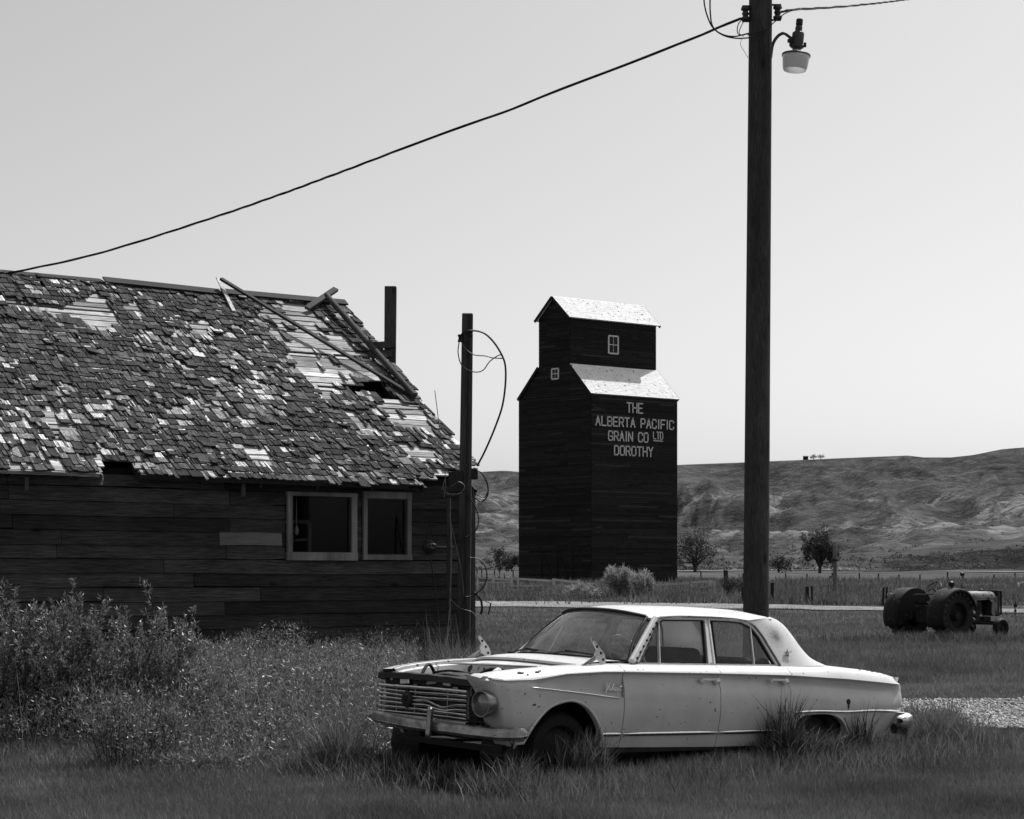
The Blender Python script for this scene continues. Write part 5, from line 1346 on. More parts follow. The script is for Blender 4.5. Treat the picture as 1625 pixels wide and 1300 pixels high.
    # ---- inside
    def bench(s0, zs, zb, h):
        m = MB(); m.box((s0, WID/2, zs), (.50, 1.20, .16)); st = m.build('bench_seat', M['interior'], t, bevel=.04)
        m = MB(); Mr = Matrix.Rotation(.28, 3, 'Y'); m.box((s0+.28, WID/2, zb), (.13, 1.22, h), Mr); m.build('backrest', M['interior'], st, bevel=.04)
    bench(1.12, .50, .78, .56); bench(1.95, .52, .76, .44)
    m = MB(); m.box((.66, WID/2, .86), (.16, 1.36, .10)); m.box((.60, WID/2, .70), (.06, 1.36, .3)); m.build('dashboard', M['interior'], t, bevel=.03)
    m = MB(); c_ = Vector((.90, .50, .965)); axv = Vector((.85, 0, .52)).normalized(); u = Vector((0, 1, 0)); v = axv.cross(u)
    m.tube([c_+(u*math.cos(a_)+v*math.sin(a_))*.205 for a_ in [k*2*math.pi/28 for k in range(29)]], .011, 6, cap=False)
    for a_ in (.3, math.pi-.3, -math.pi/2): m.tube([c_, c_+(u*math.cos(a_)+v*math.sin(a_))*.2], .008, 5)
    m.tube([c_, c_-axv*.30], .02, 8); m.lathe([(.001, .01), (.035, .0), (.035, -.02)], c_, axv, 14); m.build('steering_wheel', M['paint_in'], t, smooth=40)
    m = MB(); m.box((2.55, WID/2, .905), (.5, 1.34, .03)); m.build('parcel_shelf', M['interior'], t)
    for w_ in (.10, WID-.10):
        m = MB(); m.box((1.45, w_+(.03 if w_ < .5 else -.03), .62), (1.66, .03, .56)); m.build('door_lining', M['interior'], t)
    # things seen through the glass: torn pale headlining and an inner mirror
    m = MB(); m.grid([[(1.22, 1.05, 1.24), (1.26, 1.0, 1.05), (1.34, .98, .93)], [(1.27, 1.10, 1.22), (1.31, 1.04, 1.04), (1.36, 1.0, .92)]]); m.build('torn_lining', M['paint_in'], t)
    m = MB(); m.box((.93, .85, 1.26), (.02, .17, .05)); m.tube([(.93, .85, 1.28), (.89, .87, 1.33)], .006, 5); m.build('mirror', M['black'], t, bevel=.01)
car()

# ------------------------------------------------------------------ tractor
def tractor():
    base = at(1512, HY, 43.0); base.z = 0
    t = thing('tractor', 'old dark farm tractor with big rear mudguards standing in the grass at the right', 'tractor', tuple(base), (0, 0, math.atan2(.80, .60)-.315))
    M['lug'] = mat('glint_tyre_lugs', .05, .10, 8, rough=.8, bump=0)  # lugs paler than the tyre: sun glint put into their colour
    # local: +x forward, +y left (far side). near rear wheel at y=0, far at y=1.45
    W = 1.40; RW, RX_ = .62, .0
    for y in (0, W):
        m = MB(); sg = -1 if y == 0 else 1
        m.lathe([(.30, -.15), (.33, -.18), (.48, -.19), (.56, -.17), (.585, -.10), (.59, 0), (.585, .10), (.56, .17), (.48, .19), (.33, .18), (.30, .15)], (0, y, .60), (0, 1, 0), 36)
        w_ = m.build('rear_wheel', M['rubber'], t, smooth=40)
        m = MB()
        for k in range(22):
            a_ = k*2*math.pi/22
            for s_ in (-1, 1):
                aa = a_+(.14 if s_ > 0 else 0); p = Vector((math.cos(aa)*.60, y+s_*.01, .60+math.sin(aa)*.60)); q = Vector((math.cos(aa-.20)*.585, y+s_*.18, .60+math.sin(aa-.20)*.585))
                m.beam(p, q, .05, .06, up=(math.cos(aa), 0, math.sin(aa)))
                q2 = Vector((math.cos(aa-.20)*.50, y+s_*.20, .60+math.sin(aa-.20)*.50)); m.beam(q, q2, .045, .05, up=(0, 1, 0))
        m.build('tread_lugs', M['lug'], w_)
        m = MB(); m.lathe([(.31, sg*.12), (.29, sg*.06), (.16, sg*.04), (.10, sg*.10), (.09, sg*.16), (.001, sg*.16)], (0, y, .60), (0, 1, 0), 24); m.build('rim', M['tractor'], w_, smooth=40)
        # mudguard: shell wrapped round the wheel from front top to low behind
        m = MB(); rows = []
        for k in range(23):
            a_ = R(18)+k*(R(205)-R(18))/22; row = []
            for (dr_, yy) in ((-.085, -.27), (-.03, -.262), (0, -.24), (.012, -.12), (.015, 0), (.012, .12), (0, .24)):
                r_ = .665+dr_; row.append((math.cos(a_)*r_-.02, y+yy*(1 if y == 0 else -1), .60+math.sin(a_)*r_))
            rows.append(row)
        m.grid(rows, flip=(y != 0)); md = m.build('mudguard', M['tractor'], t, smooth=50, solid=.012)
        m = MB(); pts = [(-.02, y+.24*(1 if y == 0 else -1), .60)]
        ar = [(math.cos(R(a_))*.665-.02, y+.235*(1 if y == 0 else -1), .60+math.sin(R(a_))*.665) for a_ in range(10, 206, 10)]
        m.add(ar+[(a_[0], a_[1]+.012, a_[2]) for a_ in ar], [tuple(range(len(ar)))]); m.build('mudguard_side', M['tractor'], md)
    m = MB(); m.tube([(0, -.1, .6), (0, W+.1, .6)], .09, 12); m.box((-.0, W/2, .62), (.55, .50, .42)); m.build('rear_axle', M['rust'], t, bevel=.02)
    # body
    m = MB(); m.box((.62, W/2, .60), (1.0, .36, .34)); m.box((1.28, W/2, .62), (.75, .30, .40)); m.box((1.1, W/2-.20, .70), (.30, .10, .22)); m.box((1.45, W/2-.19, .62), (.16, .08, .16)); m.tube([(1.0, W/2-.22, .86), (1.6, W/2-.22, .86)], .04, 8); m.build('engine', M['rust'], t, bevel=.02)
    m = MB(); rows = []
    for x, zt_, wd in ((.55, 1.10, .26), (.62, 1.17, .27), (1.0, 1.185, .27), (1.5, 1.185, .26), (1.86, 1.175, .25), (1.93, 1.13, .24), (1.95, 1.05, .235)):
        row = []
        for k in range(13):
            a_ = math.pi*k/12; row.append((x, W/2-wd*math.copysign(abs(math.cos(a_))**.6, math.cos(a_)), zt_-.17+.17*abs(math.sin(a_))**.7))
        rows.append(row)
    m.grid(rows); m.build('bonnet', M['tractorhood'], t, smooth=50)
    m = MB()
    for s_ in (-1, 1):
        y = W/2+s_*.245
        m.poly([(1.62, y, 1.02), (1.95, y, 1.06), (1.97, y, .62), (1.80, y, .55), (1.74, y, .66), (1.76, y, .90), (1.68, y, .95)], (0, -s_*.015, 0))
        m.poly([(.60, y, 1.03), (1.95, y, 1.06), (1.95, y, .98), (.60, y, .93)], (0, -s_*.012, 0))
    m.build('side_panel', M['tractorhood'], t)
    m = MB(); m.box((2.0, W/2, .86), (.10, .50, .62)); m.box((2.03, W/2, 1.185), (.20, .52, .045)); m.box((2.10, W/2-.24, .88), (.04, .05, .60)); m.box((2.10, W/2+.24, .88), (.04, .05, .60)); m.build('radiator_grille', M['black'], t, bevel=.01)
    m = MB(); m.lathe([(.07, 0), (.07, .04), (.04, .07), (.001, .07)], (1.62, W/2, 1.18), n=14); m.build('filler_cap', M['black'], t, smooth=40)
    m = MB(); m.tube([(.86, W/2-.05, 1.15), (.86, W/2-.05, 1.60)], .022, 8); ex = m.build('intake_pipe', M['tractorhood'], t, smooth=40)
    m = MB(); m.lathe([(.03, -.01), (.055, .0), (.06, .03), (.055, .05), (.06, .06), (.001, .085)], (.86, W/2-.05, 1.58), n=14); m.build('intake_cap', M['black'], ex, smooth=40)
    m = MB(); c_ = Vector((.10, W/2, 1.26)); axv = Vector((-.72, 0, .7)).normalized(); u = Vector((0, 1, 0)); v = axv.cross(u)
    m.tube([c_+(u*math.cos(a_)+v*math.sin(a_))*.21 for a_ in [k*2*math.pi/24 for k in range(25)]], .013, 6, cap=False)
    for a_ in (.5, 2.6, -1.57): m.tube([c_, c_+(u*math.cos(a_)+v*math.sin(a_))*.2], .010, 5)
    m.tube([c_, c_-axv*.6], .022, 8); m.build('steering_wheel', M['black'], t, smooth=50)
    m = MB(); m.lathe([(.001, -.04), (.06, -.03), (.075, .02), (.07, .04), (.001, .05)], (-.08, -.02, 1.37), (1, 0, .1), 14); m.tube([(-.06, -.02, 1.33), (-.06, -.02, 1.26)], .02, 6); m.build('work_lamp', M['black'], t, smooth=40)
    m = MB(); m.lathe([(.001, -.04), (.05, -.03), (.065, .02), (.001, .05)], (-.60, W+.10, 1.10), (-1, 0, .1), 12); m.tube([(-.58, W+.1, 1.10), (-.46, W+.05, 1.13)], .018, 6); m.build('rear_lamp', M['tractorhood'], t, smooth=40)
    m = MB(); m.box((-.15, W/2, .90), (.38, .42, .06)); m.box((-.36, W/2, 1.02), (.05, .40, .22)); m.build('seat', M['rust'], t, bevel=.02)
    m = MB(); m.tube([(1.75, W/2-.35, .38), (1.75, W/2+.35, .38)], .05, 8); m.box((1.75, W/2, .46), (.25, .2, .16)); m.tube([(1.0, W/2-.24, .42), (1.75, W/2-.42, .36)], .02, 6); m.build('front_axle', M['rust'], t)
    for y, sg in ((W/2-.52, -1), (W/2+.52, 1)):
        m = MB(); m.lathe([(.14, -.06), (.16, -.075), (.22, -.075), (.25, -.04), (.255, 0), (.25, .04), (.22, .075), (.16, .075), (.14, .06)], (1.75, y, .255), (0, 1, 0), 26); w_ = m.build('front_wheel', M['rubber'], t, smooth=40)
        m = MB(); m.lathe([(.15, sg*.05), (.13, sg*.02), (.05, sg*.03), (.04, sg*.07), (.001, sg*.07)], (1.75, y, .255), (0, 1, 0), 20); m.build('rim', M['rust'], w_, smooth=40)
    for ch in t.children:
        if ch.name.split('.')[0] in ('bonnet', 'side_panel', 'radiator_grille', 'front_axle', 'front_wheel', 'filler_cap', 'intake_pipe'): ch.location.x += .24
tractor()

# ------------------------------------------------------------------ fences, posts, far things
def rail_fence(name, label, posts, rails, Y, group=None):
    b = at(posts[0][0], posts[0][2], Y if not isinstance(Y, (list, tuple)) else Y[0]); b.z = 0
    t = thing(name, label, 'fence', (b.x, b.y, tz(b.x, b.y)))
    o = Vector((b.x, b.y, tz(b.x, b.y)))
    for px, y0, y1, w in posts:
        m = MB(); p = at(px, y0, Y); q = at(px, y1, Y); q.z = min(q.z, tz(p.x, p.y)-.1); m.beam(q-o, p-o, w, w, up=(0, 1, 0)); m.build('post', M['fencewood'], t)
    for x0, y0, x1, y1, w in rails:
        m = MB(); m.beam(at(x0, y0, Y)-o, at(x1, y1, Y)-o, .07, w, up=(0, 0, 1)); m.build('rail', M['fencewood'], t)
M['fencewood'] = woodmat('bleached_fence_wood', .30, .6, 'X', knots=False)
M['greypost'] = woodmat('grey_post_wood', .12, .22, 'Z', knots=False)
M['fencepost'] = woodmat('dark_fence_post_wood', .012, .04, 'Z', knots=False)
rail_fence('rail_fence', 'low pale rail fence in front of the left foot of the grain elevator', [(812, 917, 936, .14), (822, 917, 932, .12), (879, 918, 936, .2), (893, 926, 946, .1), (800, 926, 934, .1)],
           [(808, 918, 880, 922, .12), (880, 920, 948, 928.5, .14), (808, 930, 945, 929, .09)], 104)
rail_fence('rail_fence', 'low pale rail fence running right from the grain elevator foot to a dark post', [(1127.5, 921, 940, .22), (1134, 922, 936, .12)],
           [(1040, 929, 1096, 925, .11), (1094, 924.5, 1128, 922.5, .13), (1096, 926, 1100, 932, .08), (1110, 932, 1128, 931, .09)], 104)
rail_fence('rail_fence', 'low rail fence behind the loose cables, left of the grain elevator', [(783, 914, 926, .16), (790, 925, 950, .12), (758, 912, 922, .1), (772, 913, 922, .1)],
           [(750, 916, 812, 921, .09), (755, 925, 812, 924, .08), (750, 911, 808, 913, .06)], 112)
gp = 'fence posts in the rough grass beyond the road'
for lab, px, y0, y1, w, Y in (('dark fence post just right of the utility pole, beyond the road', 1225, 925, 944, .16, 92), ('thicker of two dark fence posts left of the tall thin post', 1281, 931, 948, .16, 90),
                              ('thinner of two dark fence posts left of the tall thin post', 1289, 930, 948, .10, 90), ('left of two dark fence posts standing just behind the tractor', 1401, 932, 952, .09, 88),
                              ('right of two dark fence posts standing just behind the tractor', 1407, 932, 952, .09, 88), ('dark fence post beyond the road, left of the utility pole', 1178, 932, 946, .12, 90),
                              ('short dark post at the far left edge of the field gate, right of the elevator', 1153, 905, 916, .3, 190), ('thin dark post in the far field above the tall thin post', 1318, 914, 922, .3, 190)):
    p = at(px, y0, Y); g0 = tz(p.x, p.y); m = MB(); m.beam((0, 0, -.3), (random.uniform(-.04, .04), 0, p.z-g0), w, w, up=(0, 1, 0))
    worldobj(m, 'fence_post', M['fencepost'], None, lab, 'post', gp).location = (p.x, p.y, g0)
p = at(1325, 865, 104); g0 = tz(p.x, p.y); t = thing('tall_post', 'tall thin grey post standing in the rough grass left of the tractor', 'post', (p.x, p.y, g0))
m = MB(); m.tube([(0, 0, -.3), (0, 0, p.z-g0)], [.15, .11], 10); m.build('post', M['greypost'], t, smooth=40)
m = MB(); m.beam((-.16, -.12, p.z-g0-.9), (.16, -.12, p.z-g0-.9), .05, .12); m.build('cleat', M['fencepost'], t)
# small wire-fence posts along the field edge: one fence
def wire_fence(label, x0, x1, n, yb, yt_, Y, gates=()):
    c0 = at(x0, 912, Y); o = Vector((c0.x, c0.y, tz(c0.x, c0.y))); t = thing('wire_fence', label, 'fence', tuple(o))
    for i in range(n):
        px = x0+(x1-x0)*i/(n-1)+random.uniform(-9, 9); p = at(px, yt_, Y); gz_ = tz(p.x, p.y); h_ = 1.0*random.uniform(.6, 1.15)
        m = MB(); m.beam(Vector((p.x, p.y, gz_-.2))-o, Vector((p.x, p.y, gz_+h_))-o, .11, .11, up=(0, 1, 0)); m.build('post', M['fencepost'], t)
    for hz in (.7,):
        m = MB(); a_ = at(x0, 900, Y); b_ = at(x1, 900, Y); pts = [Vector((a_.x+(b_.x-a_.x)*k/20, Y, tz(a_.x+(b_.x-a_.x)*k/20, Y)+hz))-o for k in range(21)]; m.tube(pts, .009, 4); m.build('wire', M['fencepost'], t)
wire_fence('wire fence with small dark posts crossing the far field right of the elevator', 1078, 1640, 17, 930, 915, 170)
wire_fence('wire fence with small dark posts at the field edge left of the elevator', 740, 822, 7, 930, 915, 165)
# marker sign right of the tractor
p = at(1611, 975, 66); g0 = tz(p.x, p.y); t = thing('road_marker', 'small dark two-part marker on a stake beside the road at the right edge', 'sign', (p.x, p.y, g0))
m = MB(); m.beam((0, 0, 0), (0, 0, .62), .03, .03); m.build('stake', M['fencepost'], t)
for z_, d_ in ((.44, (.14, .02, .11)), (.25, (.09, .02, .09)), (.58, (.06, .02, .06))):
    m = MB(); m.box((0, -.02, z_), d_); m.build('marker_plate', M['black'], t)
# hilltop house, and bare trees on the skyline
def onhill(px, Y):
    i = int(np.argmin(np.abs(HYg[:, 0]-Y))); x = at(px, 900, Y).x; j = int(np.argmin(np.abs(HXg[i]-x))); return Vector((HXg[i, j], HYg[i, j], HHg[i, j]))
h = onhill(1278, 1640); t = thing('farmhouse', 'tiny dark building on the skyline of the hills, right of the utility pole', 'building', tuple(h-Vector((0, 0, .5))))
m = MB(); m.box((0, 0, 1.5), (4.2, 4, 3.6)); m.build('wall', M['dark'], t); m = MB(); m.poly([(-2.6, -2.3, 3.2), (2.6, -2.3, 3.2), (2.2, 0, 4.1), (-2.2, 0, 4.1)], (0, 2, 0)); m.build('roof', M['rafter'], t)

# ------------------------------------------------------------------ vegetation
M['lawn'] = leafmat('lawn_blade', .13, .55, .30, .6, .25, patch=.35, pscale=.5)
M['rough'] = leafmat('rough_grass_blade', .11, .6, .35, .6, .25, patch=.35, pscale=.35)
M['weed'] = leafmat('tall_weed_blade', .135, .8, .32, .45, .5, patch=.25, pscale=1.2)
M['leaf'] = leafmat('shrub_leaf', .155, .9, .30, .42, .5)
M['leafdark'] = leafmat('tree_leaf', .06, .5, .25, .6, .3)
M['leafmid'] = leafmat('sage_leaf', .30, .5, .3, .6, .3)
M['twig'] = mat('shrub_stem', .03, .07, 10, bump=0)

def blades(x, y, z, hgt, wid, lean, seg=1, az=None, curl=.5, tone=None):
    """arrays -> V,F,tone. Each blade a tapering ribbon of seg pieces ending in a point"""
    n = len(x); az = RNG.random(n)*2*np.pi if az is None else az; fa = RNG.random(n)*np.pi
    dx, dy = np.cos(az)*lean*hgt, np.sin(az)*lean*hgt; wx, wy = np.cos(fa)*wid/2, np.sin(fa)*wid/2
    P = []
    for k in range(seg):
        f = k/seg; bend = f**(1+curl); ww = 1-f*.45
        cx, cy, cz = x+dx*bend, y+dy*bend, z+hgt*(f-.25*lean*f*f)
        P += [np.stack([cx-wx*ww, cy-wy*ww, cz], -1), np.stack([cx+wx*ww, cy+wy*ww, cz], -1)]
    P.append(np.stack([x+dx, y+dy, z+hgt*(1-.25*lean)], -1))
    V = np.stack(P, 1); nv = 2*seg+1; f = []
    for k in range(seg-1): f += [[2*k, 2*k+1, 2*k+3], [2*k, 2*k+3, 2*k+2]]
    f.append([2*seg-2, 2*seg-1, 2*seg])
    F = np.array(f)[None]+(np.arange(n)*nv)[:, None, None]
    tn = np.clip(RNG.normal(.5, .22, n), 0, 1) if tone is None else tone
    return V.reshape(-1, 3), F.reshape(-1, 3), np.repeat(tn, len(f))
def leaves(P, D, L, Wd):
    """P points, D unit directions, L lengths, Wd widths -> diamond leaves (4 verts, 2 tris)"""
    n = len(P); r_ = RNG.normal(size=(n, 3)); sx = np.cross(D, r_); sx /= np.linalg.norm(sx, axis=1)[:, None]+1e-9
    V = np.stack([P, P+D*L[:, None]*.45+sx*Wd[:, None]/2, P+D*L[:, None], P+D*L[:, None]*.45-sx*Wd[:, None]/2], 1)
    F = np.array([[0, 1, 2], [0, 2, 3]])[None]+(np.arange(n)*4)[:, None, None]
    return V.reshape(-1, 3), F.reshape(-1, 3), np.repeat(np.clip(RNG.normal(.5, .25, n), 0, 1), 2)
def merge(parts):
    V = []; F = []; T = []; b = 0
    for v, f, t in parts: V.append(v); F.append(f+b); T.append(t); b += len(v)
    return np.concatenate(V), np.concatenate(F), np.concatenate(T)
def scatter(n, y0, y1, px0=-60, px1=1690, power=1.0):
    """random ground points inside the visible wedge, density falling with depth"""
    u = RNG.random(n); y = (y0**power+u*(y1**power-y0**power))**(1/power)
    px = px0+RNG.random(n)*(px1-px0); return (px-HX)/FPX*y, y
def offroad(x, y):
    k = np.ones(len(x), bool)
    for RD, rag in ((ROAD, .9), (PATH, .95)):
        P = np.array(cr(RD, 14))
        d = np.full(len(x), 1e9); w = np.zeros(len(x))
        for p in P:
            q = np.hypot(x-p[0], y-p[1]); m_ = q < d; d = np.where(m_, q, d); w = np.where(m_, p[2], w)
        edge = w/2*rag+(fbm(x*1.5, y*1.5, 3, 8)-.5)*1.2*(1 if RD is PATH else 1.5)
        k &= ~((d < edge) & (RNG.random(len(x)) < .93))
    return k
LOCW = []                                          # weed height field in world space
def weed_h(x, y):
    px = HX+FPX*x/y
    # band of tall weeds along the shed wall, from the far left to the sedan's nose
    wall = (x-SH_O.x)*(-math.sin(SH_PHI))+(y-SH_O.y)*math.cos(SH_PHI)      # distance behind wall (negative in front)
    return wall, px
# lawn in front
x, y = scatter(430000, 11.2, 27, power=-.6)
k = offroad(x, y); x, y = x[k], y[k]
hh = .045+.045*fbm(x*1.3, y*1.3, 3, 4)
V1 = blades(x, y, terr(x, y)-.005, hh*RNG.uniform(.6, 1.5, len(x)), RNG.uniform(.004, .008, len(x)), RNG.uniform(.1, .9, len(x)))
x, y = scatter(230000, 26, 84, power=-.7)
k = offroad(x, y); x, y = x[k], y[k]
hh = .09+.09*fbm(x*.8, y*.8, 3, 14)
V2 = blades(x, y, terr(x, y)-.01, hh*RNG.uniform(.6, 1.5, len(x)), RNG.uniform(.010, .020, len(x))*(y/40)**.5, RNG.uniform(.1, .8, len(x)))
V, F, T = merge([V1, V2]); fastmesh('lawn_grass', V, F, M['lawn'], T, kind='stuff')
# rough grass beyond the road
x, y = scatter(90000, 88, 165, power=-.5)
k = offroad(x, y); x, y = x[k], y[k]
clump = smoothstep(.42, .62, fbm(x/3, y/5, 3, 41))
V, F, T = blades(x, y, terr(x, y)-.02, (.18+.38*clump)*RNG.uniform(.5, 1.3, len(x)), RNG.uniform(.05, .11, len(x)), RNG.uniform(.1, .7, len(x)))
fastmesh('rough_grass', V, F, M['rough'], T, kind='stuff')

# tall weeds in front of the shed and round the sedan
carM = Matrix.Translation((.484, 13.352, 0)) @ Euler((0, .040, .647)).to_matrix().to_4x4()
CI = np.array(carM.inverted())
def carlocal(x, y):
    p = np.stack([x, y, np.zeros(len(x)), np.ones(len(x))]); q = CI @ p; return q[0], q[1]
parts = []
def weeds(x, y, h, wid, lean, seg=3, tone=None, curl=.8):
    s, w = carlocal(x, y); ins = (s > -.95) & (s < 3.9) & (w > -.0) & (w < WID)
    bx = (s > -.5) & (s < .2) & (w > -.1) & (w < .25)
    k = ~(ins & ~bx); wall = (x-SH_O.x)*(-math.sin(SH_PHI))+(y-SH_O.y)*math.cos(SH_PHI); al = (x-SH_O.x)*math.cos(SH_PHI)+(y-SH_O.y)*math.sin(SH_PHI)
    k &= ~((wall > -.12) & (al < .2))
    x, y = x[k], y[k]
    parts.append(blades(x, y, terr(x, y)-.01, h[k], wid[k], lean[k], seg, tone=None if tone is None else tone[k], curl=curl))
n = 62000
x, y = scatter(n, 14.2, 25.5, -80, 640, power=-.4); px = HX+FPX*x/y
den = fbm(x*.9, y*.9, 3, 51)
front = np.interp(px, [-80, 100, 300, 450, 640], [14.6, 14.9, 15.0, 15.2, 14.8])+(fbm(x*1.1, y*.2, 3, 5)-.5)*1.6
H = .10+.40*smoothstep(0, 2.4, y-front)*(.55+.9*den); k = (y > front)
weeds(x[k], y[k], (H*RNG.uniform(.45, 1.15, len(x)))[k], RNG.uniform(.006, .013, len(x))[k], RNG.uniform(.1, .6, len(x))[k])
# fine grass skirt blending into the lawn
n = 26000; x, y = scatter(n, 12.8, 17.5, -60, 860, power=.5)
weeds(x, y, RNG.uniform(.5, 1.2, n)*(.05+.13*smoothstep(12.8, 15.5, y)), RNG.uniform(.005, .009, n), RNG.uniform(.1, .7, n), seg=2)
# round the sedan: skirt along its side, clumps at both arches
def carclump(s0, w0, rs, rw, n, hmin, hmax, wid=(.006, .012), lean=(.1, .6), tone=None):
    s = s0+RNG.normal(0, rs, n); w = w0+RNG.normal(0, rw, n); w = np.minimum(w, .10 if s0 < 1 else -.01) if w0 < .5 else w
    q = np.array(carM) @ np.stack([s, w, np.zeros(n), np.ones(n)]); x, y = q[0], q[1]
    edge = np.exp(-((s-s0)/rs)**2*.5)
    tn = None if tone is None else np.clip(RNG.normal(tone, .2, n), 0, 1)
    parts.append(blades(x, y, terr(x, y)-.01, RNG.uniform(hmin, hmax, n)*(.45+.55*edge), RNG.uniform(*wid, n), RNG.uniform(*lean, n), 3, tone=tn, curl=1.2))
s = RNG.uniform(-1.2, 4.2, 14000); w = -RNG.gamma(1.5, .16, 14000)-.02; q = np.array(carM) @ np.stack([s, w, 0*s, 0*s+1])
parts.append(blades(q[0], q[1], terr(q[0], q[1])-.01, RNG.uniform(.08, .24, 14000), RNG.uniform(.004, .009, 14000), RNG.uniform(.1, .7, 14000), 2))
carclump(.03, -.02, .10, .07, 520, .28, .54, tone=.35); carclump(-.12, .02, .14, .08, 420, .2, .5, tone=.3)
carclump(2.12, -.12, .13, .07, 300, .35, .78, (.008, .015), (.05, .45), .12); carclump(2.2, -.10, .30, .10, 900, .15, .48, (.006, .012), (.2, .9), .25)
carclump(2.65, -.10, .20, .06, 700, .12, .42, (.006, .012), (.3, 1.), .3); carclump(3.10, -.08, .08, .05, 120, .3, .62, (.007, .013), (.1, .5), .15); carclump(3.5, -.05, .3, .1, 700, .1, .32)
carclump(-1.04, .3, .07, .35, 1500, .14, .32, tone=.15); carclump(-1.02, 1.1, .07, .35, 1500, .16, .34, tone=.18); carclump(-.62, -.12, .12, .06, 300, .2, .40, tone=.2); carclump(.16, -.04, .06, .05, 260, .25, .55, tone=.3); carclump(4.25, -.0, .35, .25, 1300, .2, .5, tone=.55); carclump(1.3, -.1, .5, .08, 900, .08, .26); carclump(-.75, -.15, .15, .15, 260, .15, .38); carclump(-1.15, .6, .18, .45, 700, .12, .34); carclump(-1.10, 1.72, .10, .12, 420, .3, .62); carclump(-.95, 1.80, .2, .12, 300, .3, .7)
# front of the grille, left side
n = 2600; s = RNG.uniform(-1.7, -1.0, n); w = RNG.uniform(-.1, 2.3, n); q = np.array(carM) @ np.stack([s, w, 0*s, 0*s+1])
hm = np.interp(w, [-.1, .6, 1.3, 1.7, 2.1, 2.3], [.10, .18, .40, .58, .5, .2])*smoothstep(-1.75, -1.2, s)+.05
parts.append(blades(q[0], q[1], terr(q[0], q[1])-.01, hm*.62*RNG.uniform(.4, 1.05, n), RNG.uniform(.004, .009, n), RNG.uniform(.2, .8, n), 3))
# behind the sedan at the shed corner: long wiry stalks
n = 2600; x = RNG.normal(-.75, .55, n); y = RNG.normal(23.8, .6, n); k = (y < 24.9+.6*(x+1)); parts.append(blades(x[k], y[k], terr(x[k], y[k])-.01, RNG.uniform(.25, .95, n)[k], RNG.uniform(.006, .012, n)[k], RNG.uniform(.1, 1., n)[k], 3))
n = 90; x = RNG.normal(-.95, .16, n); y = RNG.normal(24.3, .12, n); parts.append(blades(x, y, terr(x, y), RNG.uniform(.5, 1.3, n), RNG.uniform(.007, .012, n), RNG.uniform(.1, .75, n), 3, tone=RNG.uniform(.1, .8, n)))
n = 4500; x, y = scatter(n, 17.5, 27, 720, 950); parts.append(blades(x, y, terr(x, y)-.01, RNG.uniform(.12, .42, n), RNG.uniform(.007, .013, n), RNG.uniform(.2, .9, n), 2))
# tufts round the tractor and pole
n = 3500; q = at(1490, HY, 42.2); x = RNG.normal(q.x, 1.5, n); y = RNG.normal(q.y-.3, .55, n); parts.append(blades(x, y, terr(x, y)-.01, RNG.uniform(.1, .36, n), RNG.uniform(.012, .022, n), RNG.uniform(.1, .7, n), 2, tone=RNG.uniform(0, .6, n)))
n = 3500; x, y = scatter(n, 15.5, 21, 1430, 1520); k = offroad(x, y); parts.append(blades(x[k], y[k], terr(x[k], y[k])-.01, RNG.uniform(.1, .34, n)[k], RNG.uniform(.005, .010, n)[k], RNG.uniform(.1, .7, n)[k], 2))
# leafy weeds: short broad leaves up every stalk, catching the sun
def leafy(x, y, hh, per, L=.055, W_=.009):
    n = len(x); k = np.repeat(np.arange(n), per); f = RNG.random(len(k))**.7
    P = np.stack([x[k]+RNG.normal(0, .03, len(k)), y[k]+RNG.normal(0, .03, len(k)), terr(x, y)[k]+hh[k]*f], -1)
    D = RNG.normal(size=P.shape)*.7+np.array([0, 0, .75]); D /= np.linalg.norm(D, axis=1)[:, None]
    v, f_, t_ = leaves(P, D, RNG.uniform(.5, 1.4, len(k))*L, RNG.uniform(.6, 1.4, len(k))*W_); return v, f_, t_
LF = []
x, y = scatter(13500, 14.2, 25.0, -80, 660, power=-.3); px = HX+FPX*x/y; wall = (x-SH_O.x)*(-math.sin(SH_PHI))+(y-SH_O.y)*math.cos(SH_PHI)
s_, w_ = carlocal(x, y); k = (wall < -.15) & ~((s_ > -.95) & (s_ < 3.9) & (w_ > -.05) & (w_ < WID)) & (y > 13.6+3.0*fbm(x*1.1, x*.3+4, 4, 77)+RNG.normal(0, .22, len(x))); x, y, px = x[k], y[k], px[k]
den = fbm(x*1.1, y*1.1, 3, 51); hmx = (.12+.54*smoothstep(0, 2.6, y-14.3)*(.5+den))*np.interp(px, [0, 300, 420, 640], [1, 1.05, 1.2, 1.1])
LF.append(leafy(x, y, hmx, 17))
V, F, T = merge(LF); fastmesh('leafy_weeds', V, F, M['leaf'], T, kind='stuff')
# scattered seed-head stalks and single taller weeds, so nothing has one height
n = 900; x, y = scatter(n, 15.0, 24, -60, 620); wall = (x-SH_O.x)*(-math.sin(SH_PHI))+(y-SH_O.y)*math.cos(SH_PHI); s_, w_ = carlocal(x, y); k = (wall < -.2) & ~((s_ > -1.0) & (s_ < 3.9) & (w_ > -.1) & (w_ < WID)); x, y = x[k], y[k]; n = len(x)
parts.append(blades(x, y, terr(x, y), RNG.uniform(.45, .95, n), RNG.uniform(.006, .010, n), RNG.uniform(.05, .45, n), 3, tone=RNG.uniform(.5, 1, n)))
V, F, T = merge(parts); fastmesh('tall_grass', V, F, M['weed'], T, kind='stuff')

